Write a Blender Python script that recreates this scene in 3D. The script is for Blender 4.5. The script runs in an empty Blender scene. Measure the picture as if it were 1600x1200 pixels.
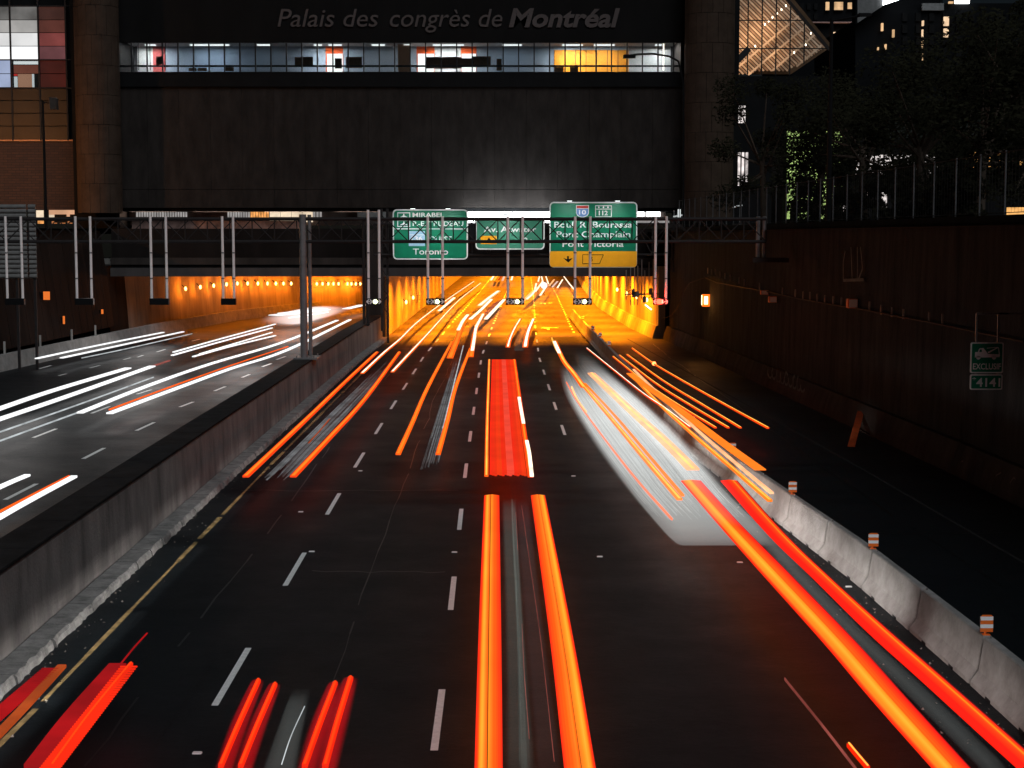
import bpy, bmesh, math, random
from mathutils import Vector, Matrix

random.seed(7)
R = math.radians
scene = bpy.context.scene
col = scene.collection

# ------------------------------------------------------------------ camera
FPX = 2560.0                      # focal length in photo pixels (photo is 1600 wide)
PITCH = math.atan2(231.0, FPX)
CAMZ = 7.5
cam_d = bpy.data.cameras.new('camera')
cam = bpy.data.objects.new('camera', cam_d)
col.objects.link(cam)
cam.location = (0, 0, CAMZ)
cam.rotation_euler = (R(90) - PITCH, 0, 0)
cam_d.sensor_width = 36.0
cam_d.lens = 36.0 * FPX / 1600.0
cam_d.clip_start = 0.2
cam_d.clip_end = 4000
scene.camera = cam

# ------------------------------------------------------------------ night sky, moonlight, exposure
world = bpy.data.worlds.new('World')
scene.world = world
world.use_nodes = True
wn = world.node_tree
sky = wn.nodes.new('ShaderNodeTexSky')
sky.sky_type = 'NISHITA'
sky.sun_disc = False
sky.sun_elevation = R(42)
sky.sun_rotation = R(158)
bg = wn.nodes['Background']
wn.links.new(sky.outputs['Color'], bg.inputs['Color'])
bg.inputs['Strength'].default_value = 0.0016

sun_d = bpy.data.lights.new('moon', 'SUN')
sun_d.energy = 1.3
sun_d.angle = R(40)
sun_d.color = (0.88, 0.95, 1.0)
sun = bpy.data.objects.new('moon', sun_d)
col.objects.link(sun)
_az, _el = R(158), R(42)          # azimuth from +Y clockwise: right of and behind the camera
_dir = Vector((math.sin(_az) * math.cos(_el), math.cos(_az) * math.cos(_el), math.sin(_el)))
sun.rotation_euler = _dir.to_track_quat('Z', 'Y').to_euler()

vs = scene.view_settings
vs.view_transform = 'Standard'
vs.look = 'None'
vs.exposure = 0.0
vs.gamma = 1.0
vs.use_curve_mapping = False
scene.render.engine = 'CYCLES'
cy = scene.cycles
cy.use_denoising = True
cy.max_bounces = 6
cy.diffuse_bounces = 3
cy.glossy_bounces = 3
cy.transparent_max_bounces = 16
cy.sample_clamp_indirect = 4.0
cy.use_light_tree = True

# ------------------------------------------------------------------ helpers
_sp, _cp = math.sin(PITCH), math.cos(PITCH)


def ray(px, py):
    x, y = (px - 800.0) / FPX, (600.0 - py) / FPX
    return Vector((x, _cp + y * _sp, -_sp + y * _cp))


def G(px, py, z=0.0):
    """world point seen at photo pixel (px, py), on the level plane at height z"""
    d = ray(px, py)
    t = (z - CAMZ) / d.z
    return Vector((d.x * t, d.y * t, z))


def P(px, py, Y):
    """world point seen at photo pixel (px, py), at distance Y"""
    d = ray(px, py)
    t = Y / d.y
    return Vector((d.x * t, Y, CAMZ + d.z * t))


def interp(tab, d):
    if d <= tab[0][0]:
        return tab[0][1]
    for (a, va), (b, vb) in zip(tab, tab[1:]):
        if d <= b:
            u = (d - a) / (b - a)
            return va + (vb - va) * u
    return tab[-1][1]


def smooth_pts(pts, n=6):
    """Catmull-Rom through a list of vectors"""
    if len(pts) < 3:
        return [pts[0].lerp(pts[-1], i / 8.0) for i in range(9)]
    out = []
    for i in range(len(pts) - 1):
        p0 = pts[i - 1] if i else pts[i] * 2 - pts[i + 1]
        p1, p2 = pts[i], pts[i + 1]
        p3 = pts[i + 2] if i + 2 < len(pts) else p2 * 2 - p1
        for k in range(n):
            t = k / n
            out.append(0.5 * ((2 * p1) + (p2 - p0) * t + (2 * p0 - 5 * p1 + 4 * p2 - p3) * t * t
                              + (3 * p1 - p0 - 3 * p2 + p3) * t ** 3))
    out.append(pts[-1].copy())
    return out


# ---- materials
_mats = {}


def base_mat(name):
    m = bpy.data.materials.new(name)
    m.use_nodes = True
    return m, m.node_tree, m.node_tree.nodes['Principled BSDF']


def mat(name, c, rough=0.8, var=0.25, scale=3.0, bump=0.0, bscale=40.0, metal=0.0, streak=None, c2=None, spec=None):
    """procedural surface: two tones mixed by noise (streak = stretch factor for vertical run-off), fine bump"""
    if name in _mats:
        return _mats[name]
    m, nt, b = base_mat(name)
    N, L = nt.nodes.new, nt.links.new
    tc = N('ShaderNodeTexCoord')
    mp = N('ShaderNodeMapping')
    L(tc.outputs['Object'], mp.inputs['Vector'])
    if streak:
        mp.inputs['Scale'].default_value = (1, 1, streak)
    nz = N('ShaderNodeTexNoise')
    nz.inputs['Scale'].default_value = scale
    nz.inputs['Detail'].default_value = 6
    nz.inputs['Roughness'].default_value = 0.65
    L(mp.outputs['Vector'], nz.inputs['Vector'])
    rp = N('ShaderNodeValToRGB')
    rp.color_ramp.elements[0].position = 0.3
    rp.color_ramp.elements[1].position = 0.7
    lo = c2 if c2 else tuple(x * (1 - var) for x in c)
    hi = c if c2 else tuple(min(1, x * (1 + var)) for x in c)
    rp.color_ramp.elements[0].color = (*lo, 1)
    rp.color_ramp.elements[1].color = (*hi, 1)
    L(nz.outputs['Fac'], rp.inputs['Fac'])
    L(rp.outputs['Color'], b.inputs['Base Color'])
    b.inputs['Roughness'].default_value = rough
    b.inputs['Metallic'].default_value = metal
    b.inputs['Specular IOR Level'].default_value = spec if spec is not None else (0.06 if max(c) < 0.12 else 0.35)
    if bump:
        n2 = N('ShaderNodeTexNoise')
        n2.inputs['Scale'].default_value = bscale
        n2.inputs['Detail'].default_value = 4
        L(tc.outputs['Object'], n2.inputs['Vector'])
        bp = N('ShaderNodeBump')
        bp.inputs['Strength'].default_value = bump
        bp.inputs['Distance'].default_value = 0.03
        L(n2.outputs['Fac'], bp.inputs['Height'])
        L(bp.outputs['Normal'], b.inputs['Normal'])
    _mats[name] = m
    return m


def glow(name, c, s=1.0, var=0.0, scale=2.0):
    """something that gives off light: lamp, lit window, lit sign, light streak"""
    if name in _mats:
        return _mats[name]
    m, nt, b = base_mat(name)
    b.inputs['Base Color'].default_value = (0.02, 0.02, 0.02, 1)
    b.inputs['Roughness'].default_value = 0.9
    b.inputs['Specular IOR Level'].default_value = 0.0
    b.inputs['Emission Color'].default_value = (*c, 1)
    b.inputs['Emission Strength'].default_value = s
    if var:
        N, L = nt.nodes.new, nt.links.new
        tc = N('ShaderNodeTexCoord')
        nz = N('ShaderNodeTexNoise')
        nz.inputs['Scale'].default_value = scale
        nz.inputs['Detail'].default_value = 5
        L(tc.outputs['Object'], nz.inputs['Vector'])
        mr = N('ShaderNodeMapRange')
        mr.inputs['From Min'].default_value = 0.3
        mr.inputs['From Max'].default_value = 0.7
        mr.inputs['To Min'].default_value = s * (1 - var)
        mr.inputs['To Max'].default_value = s * (1 + var)
        L(nz.outputs['Fac'], mr.inputs['Value'])
        L(mr.outputs['Result'], b.inputs['Emission Strength'])
    _mats[name] = m
    return m


def glass(name, tint=(0.75, 0.8, 0.82), gl=0.12):
    if name in _mats:
        return _mats[name]
    m = bpy.data.materials.new(name)
    m.use_nodes = True
    nt = m.node_tree
    nt.nodes.remove(nt.nodes['Principled BSDF'])
    N, L = nt.nodes.new, nt.links.new
    t = N('ShaderNodeBsdfTransparent')
    t.inputs['Color'].default_value = (*tint, 1)
    g = N('ShaderNodeBsdfGlossy')
    g.inputs['Roughness'].default_value = 0.05
    mx = N('ShaderNodeMixShader')
    mx.inputs['Fac'].default_value = gl
    L(t.outputs[0], mx.inputs[1])
    L(g.outputs[0], mx.inputs[2])
    L(mx.outputs[0], nt.nodes['Material Output'].inputs['Surface'])
    _mats[name] = m
    return m


# ---- mesh builder
class MB:
    def __init__(self):
        self.v, self.f = [], []

    def add(self, vs, fs):
        o = len(self.v)
        self.v += [tuple(p) for p in vs]
        self.f += [tuple(o + i for i in q) for q in fs]
        return self

    def box(self, a, b):
        (x0, y0, z0), (x1, y1, z1) = a, b
        return self.hexa([(x0, y0, z0), (x1, y0, z0), (x1, y1, z0), (x0, y1, z0),
                          (x0, y0, z1), (x1, y0, z1), (x1, y1, z1), (x0, y1, z1)])

    def hexa(self, p):
        return self.add(p, [(0, 3, 2, 1), (4, 5, 6, 7), (0, 1, 5, 4), (1, 2, 6, 5), (2, 3, 7, 6), (3, 0, 4, 7)])

    def bevel_box(self, a, b, e):
        """box with chamfered vertical edges and top rim"""
        (x0, y0, z0), (x1, y1, z1) = a, b

        def ring(i, z):
            return [(x0 + e + i, y0 + i, z), (x1 - e - i, y0 + i, z), (x1 - i, y0 + e + i, z), (x1 - i, y1 - e - i, z),
                    (x1 - e - i, y1 - i, z), (x0 + e + i, y1 - i, z), (x0 + i, y1 - e - i, z), (x0 + i, y0 + e + i, z)]
        return self.loft([ring(0, z0), ring(0, z1 - e), ring(e * 0.7, z1)])

    def loft(self, rings, cap=True, closed=True):
        o = len(self.v)
        n = len(rings[0])
        for r in rings:
            self.v += [tuple(p) for p in r]
        for i in range(len(rings) - 1):
            for k in range(n if closed else n - 1):
                k2 = (k + 1) % n
                self.f.append((o + i * n + k, o + i * n + k2, o + (i + 1) * n + k2, o + (i + 1) * n + k))
        if cap and closed:
            self.f.append(tuple(o + k for k in reversed(range(n))))
            self.f.append(tuple(o + (len(rings) - 1) * n + k for k in range(n)))
        return self

    def tube(self, p0, p1, r0, r1=None, n=8):
        p0, p1 = Vector(p0), Vector(p1)
        r1 = r0 if r1 is None else r1
        d = (p1 - p0).normalized()
        u = d.orthogonal().normalized()
        w = d.cross(u)
        rings = []
        for p, r in ((p0, r0), (p1, r1)):
            rings.append([p + (u * math.cos(2 * math.pi * k / n) + w * math.sin(2 * math.pi * k / n)) * r for k in range(n)])
        return self.loft(rings)

    def path(self, pts, r, n=6):
        for a, b in zip(pts, pts[1:]):
            self.tube(a, b, r, r, n)
        return self

    def bar(self, p0, p1, w, h=None, up=(0, 0, 1)):
        """square bar between two points"""
        p0, p1 = Vector(p0), Vector(p1)
        h = w if h is None else h
        d = (p1 - p0).normalized()
        s = d.cross(Vector(up))
        if s.length < 1e-4:
            s = d.cross(Vector((1, 0, 0)))
        s.normalize()
        t = s.cross(d)
        s, t = s * w / 2, t * h / 2
        return self.hexa([p0 - s - t, p0 + s - t, p1 + s - t, p1 - s - t, p0 - s + t, p0 + s + t, p1 + s + t, p1 - s + t])

    def prism(self, poly, a, b):
        """poly: list of 2-vectors in the X-Z plane, extruded from Y=a to Y=b"""
        return self.loft([[(x, a, z) for x, z in poly], [(x, b, z) for x, z in poly]])

    def ball(self, c, rx, ry=None, rz=None, n=10, m=6):
        ry = rx if ry is None else ry
        rz = rx if rz is None else rz
        rings = []
        for i in range(m + 1):
            a = math.pi * i / m
            s = max(math.sin(a), 0.02)
            rings.append([(c[0] + rx * s * math.cos(2 * math.pi * k / n), c[1] + ry * s * math.sin(2 * math.pi * k / n),
                           c[2] - rz * math.cos(a)) for k in range(n)])
        return self.loft(rings)

    def build(self, name, m, parent=None, smooth=False, origin=None):
        off = Vector(origin) if origin is not None else Vector((0, 0, 0))
        if parent is not None:
            q = parent
            off = Vector((0, 0, 0))
            while q is not None:
                off += q.location
                q = q.parent
        me = bpy.data.meshes.new(name)
        me.from_pydata([(p[0] - off.x, p[1] - off.y, p[2] - off.z) for p in self.v], [], self.f)
        me.update()
        if m is not None:
            me.materials.append(m)
        if smooth:
            me.shade_smooth()
        o = bpy.data.objects.new(name, me)
        col.objects.link(o)
        if parent is not None:
            o.parent = parent
        elif origin is not None:
            o.location = off
        return o


def tag(o, label=None, cat=None, group=None, kind=None):
    if label:
        o['label'] = label
    if cat:
        o['category'] = cat
    if group:
        o['group'] = group
    if kind:
        o['kind'] = kind
    return o


def empty(name, loc, label, cat, group=None):
    o = bpy.data.objects.new(name, None)
    o.empty_display_size = 0.3
    col.objects.link(o)
    o.location = Vector(loc)
    return tag(o, label, cat, group)


def structure(o):
    o['kind'] = 'structure'
    return o


def stuff(o):
    o['kind'] = 'stuff'
    return o


def copy_tree(o, loc, label, parent=None):
    c = o.copy()
    col.objects.link(c)
    c.location = Vector(loc)
    if label:
        c['label'] = label
    for ch in o.children:
        d = ch.copy()
        col.objects.link(d)
        d.parent = c
        for g in ch.children:
            e = g.copy()
            col.objects.link(e)
            e.parent = d
    return c


def lamp(name, kind, loc, power, c, parent=None, size=0.3, size_y=None, rot=(0, 0, 0), spread=None, radius=0.1):
    d = bpy.data.lights.new(name, kind)
    d.energy = power
    d.color = c
    if kind == 'AREA':
        d.shape = 'RECTANGLE'
        d.size = size
        d.size_y = size_y if size_y else size
        if spread:
            d.spread = spread
    else:
        d.shadow_soft_size = radius
    o = bpy.data.objects.new(name, d)
    col.objects.link(o)
    off = Vector((0, 0, 0))
    q = parent
    while q is not None:
        off += q.location
        q = q.parent
    o.location = Vector(loc) - off
    o.rotation_euler = rot
    if parent is not None:
        o.parent = parent
    return o


# ---- lettering: outlines of the built-in typeface turned into mesh
def text_geo(s, size, shear=0.0, bold=0.0, ext=0.01, sx=1.0):
    cu = bpy.data.curves.new('lettering', 'FONT')
    cu.body = s
    cu.size = 1.0
    cu.shear = shear
    cu.offset = bold
    cu.extrude = ext / size
    cu.resolution_u = 3
    ob = bpy.data.objects.new('lettering', cu)
    me = ob.to_mesh()
    vs = [(v.co.x * size * sx, v.co.y * size, v.co.z * size) for v in me.vertices]
    fs = [tuple(p.vertices) for p in me.polygons]
    ob.to_mesh_clear()
    bpy.data.objects.remove(ob)
    bpy.data.curves.remove(cu)
    return vs, fs


_cap = {}


def cap_height(shear=0.0):
    if 'c' not in _cap:
        vs, _ = text_geo('H', 1.0)
        _cap['c'] = max(v[1] for v in vs) - min(v[1] for v in vs)
    return _cap['c']


def put_text(mb, s, x0, x1, zb, zt, Y, bold=0.0, ext=0.006, shear=0.0):
    """fit a line of text between x0..x1, baseline zb, capital height up to zt, on the plane Y (facing -Y)"""
    size = (zt - zb) / cap_height()
    vs, fs = text_geo(s, size, shear, bold, ext)
    a, b = min(v[0] for v in vs), max(v[0] for v in vs)
    k = (x1 - x0) / (b - a)
    mb.add([(x0 + (v[0] - a) * k, Y - v[2], zb + v[1]) for v in vs], fs)
    return mb


# ------------------------------------------------------------------ palette
ORANGE_SODIUM = (1.0, 0.24, 0.004)
M_conc = mat('weathered concrete', (0.30, 0.28, 0.26), 0.85, 0.3, 0.8, 0.35, 25, streak=0.18)
M_conc_dark = mat('sooty concrete', (0.03, 0.025, 0.023), 0.9, 0.35, 0.7, 0.3, 22, streak=0.15)
M_barrier = mat('cast barrier concrete', (0.30, 0.29, 0.28), 0.85, 0.4, 2.0, 0.5, 16, c2=(0.17, 0.16, 0.153))
M_kerb = mat('broken kerb concrete', (0.26, 0.25, 0.24), 0.9, 0.5, 3.0, 0.7, 18, c2=(0.09, 0.087, 0.084))
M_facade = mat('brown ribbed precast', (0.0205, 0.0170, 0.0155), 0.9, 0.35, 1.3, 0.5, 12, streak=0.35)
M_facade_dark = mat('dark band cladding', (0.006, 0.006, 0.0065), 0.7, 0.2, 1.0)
M_block = mat('warm stone block', (0.04, 0.027, 0.02), 0.85, 0.25, 1.2, 0.35, 20)
M_steel = mat('galvanised steel', (0.20, 0.19, 0.19), 0.5, 0.2, 3.0, metal=0.5)
M_truss = mat('dull truss steel', (0.024, 0.021, 0.021), 0.6, 0.2, 3.0)
M_pipe = mat('pale hanger pipe', (0.80, 0.72, 0.70), 0.45, 0.12, 2.0)
M_black = mat('black painted metal', (0.007, 0.007, 0.0075), 0.5, 0.2, 3.0)
M_mullion = mat('dark window mullion', (0.02, 0.02, 0.022), 0.5, 0.2, 3.0)
M_brick = None
M_white_paint = mat('white road paint', (0.82, 0.82, 0.80), 0.7, 0.14, 9.0)
M_yellow_paint = mat('worn yellow road paint', (0.22, 0.15, 0.06), 0.8, 0.7, 2.5)
M_green = mat('green sign sheeting', (0.0, 0.17, 0.085), 0.45, 0.12, 1.5)
M_amber = mat('amber sign sheeting', (0.95, 0.40, 0.01), 0.45, 0.06, 1.5)
M_sign_white = mat('white sign sheeting', (0.80, 0.78, 0.77), 0.45, 0.05, 2.0)
M_sign_blue = mat('blue shield sheeting', (0.12, 0.25, 0.52), 0.45, 0.05, 2.0)
M_sign_pale = mat('faded blue shield sheeting', (0.30, 0.48, 0.62), 0.45, 0.05, 2.0)
M_sign_red = mat('red shield sheeting', (0.6, 0.06, 0.05), 0.45, 0.05, 2.0)
M_glass = glass('clear glazing')

# ================================================================== THE ROAD
def road_shift(d):
    return interp([(20, 0), (25, 0), (52, -.35), (71, -.52), (102, -.76), (137, -.5), (170, -.12), (220, .4), (282, .85), (340, 1.4)], d)


BARRIER = [(14, 8.15), (20, 8.1), (27, 7.98), (35, 7.74), (42, 7.3), (50, 6.8), (57, 6.38), (70, 6.12), (99, 5.9), (129, 5.65), (160, 5.6)]
RWALL = [(0, 15.6), (45, 14.1), (52, 13.9), (72, 13.05), (120, 11.0)]            # foot of the right retaining wall
RTUN = [(120, 10.75), (134, 10.05), (173, 9.46), (237, 10.6), (330, 13.0)]        # foot of the wall inside the right tunnel
LWALL = [(0, -30.0), (60, -29.0), (91, -28.3), (110, -27.4), (127, -26.6), (146, -24.6), (160, -21.2), (173, -16.5), (190, -11.5), (215, -10.6), (340, -10.6)]
LOFF = [(0, -1.4), (100, -1.9), (121, -2.7), (127, -2.2), (140, -.8), (150, -.46)]
PORTAL = 121.0
ZBEAM = 4.55


def asphalt():
    m, nt, b = base_mat('worn asphalt')
    N, L = nt.nodes.new, nt.links.new
    tc = N('ShaderNodeTexCoord')
    mp = N('ShaderNodeMapping')
    mp.inputs['Scale'].default_value = (1.0, 0.035, 1.0)
    L(tc.outputs['Object'], mp.inputs['Vector'])
    n1 = N('ShaderNodeTexNoise')                 # wheel tracks run along the road
    n1.inputs['Scale'].default_value = 0.9
    n1.inputs['Detail'].default_value = 5
    L(mp.outputs['Vector'], n1.inputs['Vector'])
    n2 = N('ShaderNodeTexNoise')                 # blotches
    n2.inputs['Scale'].default_value = 0.35
    n2.inputs['Detail'].default_value = 8
    n2.inputs['Roughness'].default_value = 0.7
    L(tc.outputs['Object'], n2.inputs['Vector'])
    n3 = N('ShaderNodeTexNoise')                 # aggregate
    n3.inputs['Scale'].default_value = 7
    n3.inputs['Detail'].default_value = 9
    n3.inputs['Roughness'].default_value = 0.8
    L(tc.outputs['Object'], n3.inputs['Vector'])
    a = N('ShaderNodeMath'); a.operation = 'ADD'
    L(n1.outputs['Fac'], a.inputs[0]); L(n2.outputs['Fac'], a.inputs[1])
    a2 = N('ShaderNodeMath'); a2.operation = 'MULTIPLY_ADD'
    a2.inputs[1].default_value = 0.75
    L(n3.outputs['Fac'], a2.inputs[0]); L(a.outputs[0], a2.inputs[2])
    rp = N('ShaderNodeValToRGB')
    rp.color_ramp.elements[0].position = 1.12
    rp.color_ramp.elements[1].position = 1.62
    rp.color_ramp.elements[0].color = (0.0042, 0.0070, 0.0090, 1)
    rp.color_ramp.elements[1].color = (0.0125, 0.0200, 0.0250, 1)
    L(a2.outputs[0], rp.inputs['Fac'])
    # cracks and sealed joints: thin dark lines of a stretched cell pattern
    vo = N('ShaderNodeTexVoronoi')
    vo.feature = 'DISTANCE_TO_EDGE'
    vo.inputs['Scale'].default_value = 0.22
    nw = N('ShaderNodeTexNoise'); nw.inputs['Scale'].default_value = 1.3; nw.inputs['Detail'].default_value = 5
    L(tc.outputs['Object'], nw.inputs['Vector'])
    mv = N('ShaderNodeMixRGB'); mv.inputs['Fac'].default_value = 0.10
    L(tc.outputs['Object'], mv.inputs[1]); L(nw.outputs['Color'], mv.inputs[2])
    L(mv.outputs[0], vo.inputs['Vector'])
    cr = N('ShaderNodeMapRange')
    cr.inputs['From Min'].default_value = 0.0
    cr.inputs['From Max'].default_value = 0.006
    cr.inputs['To Min'].default_value = 0.35
    cr.inputs['To Max'].default_value = 1.0
    L(vo.outputs['Distance'], cr.inputs['Value'])
    mu = N('ShaderNodeMixRGB'); mu.blend_type = 'MULTIPLY'; mu.inputs['Fac'].default_value = 0.8
    L(rp.outputs['Color'], mu.inputs[1]); L(cr.outputs['Result'], mu.inputs[2])
    L(mu.outputs[0], b.inputs['Base Color'])
    rr = N('ShaderNodeMapRange')
    rr.inputs['To Min'].default_value = 0.36
    rr.inputs['To Max'].default_value = 0.75
    L(n2.outputs['Fac'], rr.inputs['Value'])
    L(rr.outputs['Result'], b.inputs['Roughness'])
    b.inputs['Specular IOR Level'].default_value = 0.2
    bp = N('ShaderNodeBump')
    bp.inputs['Strength'].default_value = 0.5
    bp.inputs['Distance'].default_value = 0.03
    L(n3.outputs['Fac'], bp.inputs['Height'])
    L(bp.outputs['Normal'], b.inputs['Normal'])
    return m


M_asphalt = asphalt()


def sheet(name, left, right, d0, d1, z, m, step=6.0):
    mb = MB()
    n = max(1, int((d1 - d0) / step))
    for i in range(n):
        a, b_ = d0 + (d1 - d0) * i / n, d0 + (d1 - d0) * (i + 1) / n
        mb.add([(left(a), a, z), (right(a), a, z), (right(b_), b_, z), (left(b_), b_, z)], [(0, 1, 2, 3)])
    return mb.build(name, m)


gmb = MB()
gmb.add([(-300, -60, -0.05), (300, -60, -0.05), (300, 500, -0.05), (-300, 500, -0.05)], [(0, 1, 2, 3)])
structure(gmb.build('ground', mat('packed ground', (0.06, 0.055, 0.05), 0.95, 0.3, 0.2)))

med_l = lambda d: -9.9 + road_shift(min(d, 121)) * 0.9
kerb_l = lambda d: -8.3 + road_shift(min(d, 121)) * 1.1
road = structure(sheet('road', lambda d: -9.0 + road_shift(min(d, 121)) , lambda d: interp(RWALL, min(d, 120)) + 0.3, -20, 122, 0.0, M_asphalt))
M_pave_lit = mat('tunnel pavement paled for lamplight', (0.085, 0.08, 0.075), 0.6, 0.3, 0.6, 0.2, 30, streak=1.0, c2=(0.05, 0.047, 0.044))  # lamp brightness put into the colour: paler than the asphalt outside
road_in = structure(sheet('road', lambda d: -9.6, lambda d: interp(RTUN, d) + 0.3, 122, 330, 0.0, M_pave_lit))
road_left = structure(sheet('road', lambda d: interp(LWALL, d) - 0.5, lambda d: -9.6 + road_shift(min(d, 121)), -20, 122, 0.0, M_asphalt))
road_left_in = structure(sheet('road', lambda d: interp(LWALL, d) - 0.5, lambda d: -9.7, 122, 330, 0.0, M_pave_lit))


def dash(mb, x, d0, d1, w, z=0.004):
    f0, f1 = road_shift(d0), road_shift(d1)
    return mb.add([(x + f0 - w / 2, d0, z), (x + f0 + w / 2, d0, z), (x + f1 + w / 2, d1, z), (x + f1 - w / 2, d1, z)], [(0, 1, 2, 3)])


# broken lane lines, 3 m painted, 6 m gap; the first dash of each line was measured from the photograph
far = MB()
for x, start, ln in ((-1.14, 23.4, 3.25), (-4.76, 25.7, 3.7), (2.44, 61.6, 3.3)):
    d = start
    while d < 135:
        dash(MB(), x, d, d + ln, 0.115).build('lane_dash', M_white_paint, road)
        d += 9.05
    while d < 300:
        dash(far, x, d, d + 1.2, 0.16)
        d += 4.2
d = 128
while d < 260:
    dash(far, 5.4, d, d + 1.0, 0.14)
    d += 4.0
stuff(far.build('lane_dash', M_white_paint, road))
# worn yellow edge line
mb = MB()
d = 12.0
rng = random.Random(3)
while d < 122:
    L_ = rng.uniform(1.0, 4.0)
    dash(mb, -7.58, d, d + L_, 0.13 * rng.uniform(0.5, 1.0))
    d += L_ + rng.choice([0, 0, 0.05, 0.4])
mb.build('edge_line', M_yellow_paint, road)
mb = MB()
for d in range(20, 118, 4):
    x0, x1 = interp(RWALL, d) - 2.6, interp(RWALL, d + 4) - 2.6
    mb.add([(x0, d, .004), (x0 + .1, d, .004), (x1 + .1, d + 4, .004), (x1, d + 4, .004)], [(0, 1, 2, 3)])
mb.build('edge_line', mat('ghost of an edge line', (0.045, 0.043, 0.042), 0.85, 0.5, 2.0, c2=(0.014, 0.015, 0.016)), road)
# left carriageway lines: the pixels are where each dash stands on the road
for (xa, ya, xb, yb) in ((52, 684, 88, 670), (130, 717, 163, 700), (8, 781, 57, 756), (213, 673, 241, 660), (281, 636, 302, 628), (335, 611, 352, 604),
                         (378, 590, 390, 585), (143, 646, 171, 635), (214, 616, 236, 609), (2, 572, 22, 567), (62, 576, 80, 571), (92, 587, 104, 584),
                         (140, 575, 156, 571), (193, 562, 204, 559), (215, 558, 224, 555), (245, 550, 258, 546), (300, 533, 312, 530), (410, 573, 424, 568), (432, 562, 446, 557), (492, 546, 502, 543)):
    a, b_ = G(xa, ya), G(xb, yb)
    MB().add([(a.x - .075, a.y, .004), (a.x + .075, a.y, .004), (b_.x + .075, b_.y, .004), (b_.x - .075, b_.y, .004)], [(0, 1, 2, 3)]).build('lane_dash', M_white_paint, road_left)
# sealed seams and patches in the asphalt
M_tar = mat('tar seam', (0.006, 0.006, 0.0065), 0.35, 0.2, 4.0, spec=.4)
M_patch = mat('newer asphalt patch', (0.011, 0.0115, 0.012), 0.8, 0.3, 2.0, 0.4, 30)
M_worn = mat('worn pale seam', (0.032, 0.034, 0.037), 0.85, 0.5, 1.5, c2=(0.018, 0.0195, 0.021))
rng = random.Random(17)
for x0_, m_, w_ in ((-6.1, M_tar, .04), (-3.0, M_tar, .03), (10.6, M_tar, .05)):
    mb = MB()
    d = 21.0
    ox = 0
    while d < 112:
        L_ = rng.uniform(.8, 2.5)
        o2 = max(-.12, min(.12, ox + rng.uniform(-.05, .05)))
        if rng.random() < .82:
            f0, f1 = road_shift(d), road_shift(d + L_)
            wa = w_ * rng.uniform(.5, 1.2)
            mb.add([(x0_ + f0 + ox - wa / 2, d, .0028), (x0_ + f0 + ox + wa / 2, d, .0028), (x0_ + f1 + o2 + wa / 2, d + L_, .0028), (x0_ + f1 + o2 - wa / 2, d + L_, .0028)], [(0, 1, 2, 3)])
        ox = o2
        d += L_
    mb.build('seam', m_, road)
for d0, x0_, x1_ in ((36.2, -4.5, -1.5), (48, -8, -1.6), (41, 9, 12.5)):
    mb = MB()
    n_ = 9
    yy = [d0 + rng.uniform(-.12, .12) for _ in range(n_ + 1)]
    for i in range(n_):
        xa_, xb_ = x0_ + (x1_ - x0_) * i / n_, x0_ + (x1_ - x0_) * (i + 1) / n_
        mb.add([(xa_, yy[i], .0032), (xb_, yy[i + 1], .0032), (xb_, yy[i + 1] + .07, .0032), (xa_, yy[i] + .07, .0032)], [(0, 1, 2, 3)])
    mb.build('seam', M_tar, road)
# turn arrows painted in the tunnel
for px, py in ((856, 513), (851, 474)):
    c = G(px, py)
    MB().add([(c.x - .1, c.y - 2, .004), (c.x + .1, c.y - 2, .004), (c.x + .1, c.y + .6, .004), (c.x + .9, c.y + .6, .004), (c.x + .9, c.y + 1.0, .004),
              (c.x - .3, c.y + 1.0, .004), (c.x - 0.6, c.y + 0.2, .004), (c.x - .1, c.y + 0.3, .004)], [(0, 1, 2, 3, 4, 5, 6, 7)]).build('turn_arrow', M_white_paint, road)
# pavement studs and reflectors, small pale flecks on the asphalt
for k, (px, py) in enumerate(((308, 1177), (487, 862), (710, 863), (937, 870), (896, 744), (563, 736), (1156, 879), (1326, 917), (470, 800))):
    c = G(px, py)
    MB().bevel_box((c.x - .07, c.y - .05, .0), (c.x + .07, c.y + .05, .018), .012).build('pavement_stud', M_sign_white, road)
# grit and litter along the barrier foot and kerb
mb = MB()
rng = random.Random(11)
for k in range(520):
    d = 19 + rng.random() ** 1.6 * 60
    if k % 3:
        x = interp(BARRIER, d) - 0.42 - rng.random() ** 2 * 1.1
    else:
        x = kerb_l(d) + 0.05 + rng.random() ** 2 * 0.9
    s = rng.uniform(.008, .035)
    a = rng.uniform(0, 6.3)
    ca, sa = math.cos(a) * s, math.sin(a) * s
    mb.add([(x - ca, d - sa, .003), (x + sa, d - ca, .003), (x + ca, d + sa, .003), (x - sa * .6, d + ca, .012 + s * .6)], [(0, 1, 2), (0, 2, 3), (0, 3, 1), (1, 3, 2)])
g = stuff(mb.build('road_grit', mat('grit', (0.25, 0.21, 0.18), 0.9, 0.5, 20.0)))
tag(g, 'scattered grit and litter along the kerb and barrier foot', 'grit')

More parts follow.
